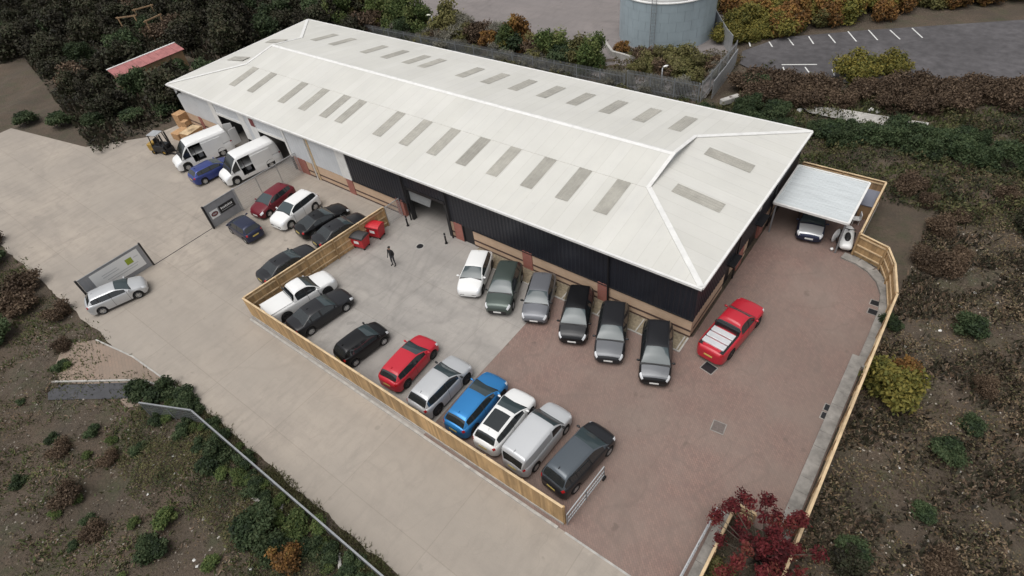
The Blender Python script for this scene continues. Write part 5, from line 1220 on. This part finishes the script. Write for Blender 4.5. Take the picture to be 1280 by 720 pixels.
cover_mesh('grass', 'low patchy weeds and grass over the left scrub ground', 'grass', 60000, (-62,-5,-13,2.9), lambda x, y: (y < 2.7 + .2*np.sin(x*1.3)), .04, LM_GC, 1)
cover_mesh('leaf_litter', 'brown leaf litter over the left scrub ground', 'leaf litter', 45000, (-62,-5,-13,2.6), lambda x, y: y < 2.4, .05, LM_LIT, 2, (.01,.06))
cover_mesh('dead_grass', 'dead brown undergrowth over the scrub beyond the boundary fence', 'grass', 60000, (1.8,18,6,56), lambda x, y: (x > 1.85), .05, LM_LIT, 3, (.03,.22))
cover_mesh('rough_grass', 'rough dark grass in the strip behind the unit', 'grass', 60000, (-70,8,42.6,61), lambda x, y: (y < 50.5) | (x > -17), .07, LM_GC, 4, (.08,.4))
cover_mesh('bed_litter', 'fallen leaves over the planting bed', 'leaf litter', 4000, (-1.05,1.5,4,14.2), lambda x, y: x > -5, .05, LM_LIT, 6, (.14,.22))
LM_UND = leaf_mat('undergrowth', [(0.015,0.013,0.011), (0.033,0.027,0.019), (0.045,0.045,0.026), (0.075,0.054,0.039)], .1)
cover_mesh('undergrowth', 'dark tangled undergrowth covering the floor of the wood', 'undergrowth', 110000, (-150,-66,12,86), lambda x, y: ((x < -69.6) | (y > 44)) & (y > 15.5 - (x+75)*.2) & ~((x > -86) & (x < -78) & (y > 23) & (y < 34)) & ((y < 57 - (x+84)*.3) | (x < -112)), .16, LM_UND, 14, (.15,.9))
cover_mesh('bramble_mat', 'dark tangle of brambles beyond the boundary fence', 'undergrowth', 90000, (1.85,22,4,58), lambda x, y: x > 1.9, .07, LM_UND, 15, (.05,.35))
cover_mesh('verge_grass', 'rough olive grass along the road edge and mesh fence', 'grass', 42000, (-33,8,1.9,3.3), lambda x, y: y < 3.02 + .14*np.sin(x*2.1+np.sin(x*.7)*2)*np.sin(x*.37), .03, LM_VERGE, 16, (.05,.2), thr=-1.2)
def rubble(name, label, n, box, keep, m, seed, sz=(.015,.06)):
    r = np.random.default_rng(seed); x = r.uniform(box[0], box[1], n); y = r.uniform(box[2], box[3], n); ok = keep(x, y); x, y = x[ok], y[ok]; n = len(x); z = height(x, y); s = r.uniform(sz[0], sz[1], n)*r.choice([.6,1,1.6], n); a = r.uniform(0,6.28,n)
    vs = [np.stack([x+np.cos(a+k)*s, y+np.sin(a+k)*s, z-.01], 1) for k in (0, 2.1, 4.2)] + [np.stack([x+.2*s, y-.1*s, z+s*.9], 1)]
    V = np.stack(vs, 1).reshape(-1,3); b = np.arange(n)[:,None]*4; F = np.concatenate([b+np.array([0,1,3]), b+np.array([1,2,3]), b+np.array([2,0,3])])
    tag(link(name, fast_mesh(name, V, F, m, np.tile(r.random(n), 3)), kind='stuff'), label, 'gravel')
LM_RUB = leaf_mat('rubble_bits', [(.05,.04,.03), (.12,.095,.07), (.20,.17,.135), (.36,.33,.29)], 0)
rubble('gravel', 'fine stones and rubble over the left scrub ground', 16000, (-48,-8,-12,2.3), lambda x, y: y < 2.2, LM_RUB, 41)
rubble('stones', 'fine stones and rubble beyond the boundary fence', 9000, (1.9,14,6,45), lambda x, y: x > 1.9, LM_RUB, 42)
def thicket(name, label, n, box, keep, hmax, leaf, m, seed, cut=-.3, asp=.5):
    r = np.random.default_rng(seed); x = r.uniform(box[0], box[1], n); y = r.uniform(box[2], box[3], n)
    f = (np.sin(x*1.1+1.7*np.sin(y*.6+seed)) + np.cos(y*1.3+1.2*np.sin(x*.8)) + .7*np.sin(x*2.9+y*2.1) + .6*np.cos(y*3.7-x*1.3) + .4*np.sin(x*6.1)*np.cos(y*5.3))/1.7
    ok = keep(x, y) & (f + .5*r.normal(size=n) > cut); x, y, f = x[ok], y[ok], f[ok]; n = len(x)
    hm = hmax*np.clip(.45+.45*f, .12, 1.3); z = height(x, y) + hm*r.random(n)**.7; P = np.stack([x, y, z], 1)
    nr = r.normal(size=(n,3))*.7 + np.array([0,0,.7]); nr /= np.linalg.norm(nr, axis=1)[:,None]; t = np.cross(nr, r.normal(size=(n,3))); t /= np.linalg.norm(t, axis=1)[:,None]; b = np.cross(nr, t); s = leaf*(.5+1.0*r.random(n))[:,None]
    V = np.stack([P-t*s, P-b*s*asp, P+t*s, P+b*s*asp], 1).reshape(-1,3)
    tint = np.clip(.5 + .22*np.sin(x*.9-y*.7+seed) + .2*np.sin(x*2.3+y*1.9) + .22*r.normal(size=n), 0, 1)
    tag(link(name, fast_mesh(name, V, np.arange(4*n).reshape(n,4), m, tint), kind='stuff'), label, 'undergrowth')
LM_TH1 = leaf_mat('thicket_brown', [(0.032,0.025,0.017), (0.072,0.055,0.036), (0.090,0.087,0.041), (0.152,0.102,0.058), (0.203,0.160,0.102)], .1)
LM_TH2 = leaf_mat('thicket_green', [(0.024,0.027,0.015), (0.045,0.057,0.024), (0.083,0.090,0.036), (0.112,0.090,0.045), (0.150,0.150,0.060)], .15)
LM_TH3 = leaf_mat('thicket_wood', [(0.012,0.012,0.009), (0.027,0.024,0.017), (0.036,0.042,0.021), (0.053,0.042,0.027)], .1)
thicket('undergrowth', 'tangled brown and olive undergrowth beyond the boundary fence', 130000, (1.9,22,3,58), lambda x, y: x > 1.95, .45, .06, LM_TH1, 51, -.75)
thicket('undergrowth', 'tangled green growth along the camera side of the mesh fence', 60000, (-33,-4,-4,2.4), lambda x, y: (y < 2.3) & (y > -1.8 + .9*np.sin(x*.5)), .5, .05, LM_TH2, 52, -.5)
thicket('undergrowth', 'patchy low growth over the bare left scrub ground', 60000, (-64,-5,-13,2.0), lambda x, y: (y < 1.6) & ~((x > -47) & (x < -31.8) & (y > -1.2)), .22, .045, LM_TH1, 53, .25)
thicket('undergrowth', 'tangled growth in the strip behind the unit and round the dark hedge', 130000, (-66,16,42.8,62), lambda x, y: ((y < 51.8) | (x > -16.5)) & ~((x > -16) & (y > 60)) & ~((x > -7.4) & (x < -1.3) & (y < 42.6)), .9, .10, LM_TH2, 54, -.9)
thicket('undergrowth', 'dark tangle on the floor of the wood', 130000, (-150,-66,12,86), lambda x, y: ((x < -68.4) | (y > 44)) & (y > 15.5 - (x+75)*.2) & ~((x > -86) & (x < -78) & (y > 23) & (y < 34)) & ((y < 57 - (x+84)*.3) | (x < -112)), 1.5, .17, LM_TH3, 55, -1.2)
thicket('undergrowth', 'olive growth on the rough ground round the tank', 22000, (-36,-19,52,62), lambda x, y: (np.hypot(x+29.6, y-64.9) > 5.6) & (y > 53 - (x+36)*.05) & (x > -31.5), .8, .09, leaf_mat('thicket_olive', [(.045,.04,.02), (.085,.075,.032), (.12,.10,.045), (.14,.085,.035)], .15), 56, -.6)
# --- litter and rubble on the scrub
M_LIT = mat('litter_white', (.66,.65,.62), .8, var=.2, vscale=9); M_STONE = mat('rubble', (.33,.31,.28), .9, var=.3, vscale=6)
def lump(name, label, cat, x, y, s, m, group, seed):
    r = np.random.default_rng(seed); bm = bmesh.new(); bmesh.ops.create_icosphere(bm, subdivisions=1, radius=1)
    for v in bm.verts: v.co = Vector((v.co.x*s*(1+.3*r.normal()), v.co.y*s*.8*(1+.3*r.normal()), v.co.z*s*.45*(1+.2*r.normal())))
    me = bpy.data.meshes.new(name); bm.to_mesh(me); bm.free(); me.materials.append(m)
    tag(link(name, me, loc=(x, y, float(height(np.array(x), np.array(y)))+s*.25), rz=r.uniform(0,6)), label, cat, group)
for i in range(34):
    px, py = r_.uniform(175,420), r_.uniform(545,715)
    if py < 500 + (px-175)*.75: continue
    p = gp(px, py); lump('litter', 'scrap of pale litter lying on the left scrub ground', 'litter', p.x, p.y, r_.uniform(.05,.13), M_LIT if i%2 else M_STONE, 'litter on the left scrub', i)
for i in range(26):
    x, y = r_.uniform(2.2,7), r_.uniform(14,38); lump('litter', 'scrap of pale litter beyond the boundary fence', 'litter', x, y, r_.uniform(.05,.12), M_LIT if i%2 else M_STONE, 'litter beyond the boundary fence', 100+i)
for i, (px, py) in enumerate(((927,125), (954,123), (960,127), (970,130), (983,115), (1000,136), (1089,136), (1097,139), (1110,120))):
    p = gp(px, py); lump('boulder', 'pale lump lying along the edge of the dark hedge', 'boulder', p.x, p.y, r_.uniform(.2,.42), M_LIT, 'pale lumps behind the hedge', 200+i)
for i, (px, py, ln, a) in enumerate(((330,631,1.7,8), (352,636,.9,-50), (425,705,1.0,-35))):
    p = gp(px, py); b = thing('broken_timber', ['long broken pale timber lying on the scrub', 'short broken pale timber across the long one', 'pale timber scrap beside the mesh fence'][i], 'timber', (p.x, p.y, float(height(np.array(p.x), np.array(p.y)))+.05), R(a))
    MB().box(-ln/2, ln/2, -.09, .09, 0, .07).build('plank', M_KERB, b); MB().box(-ln/2+.1, ln/2-.2, -.05, .07, .072, .11).build('splinter', M_KERB, b)
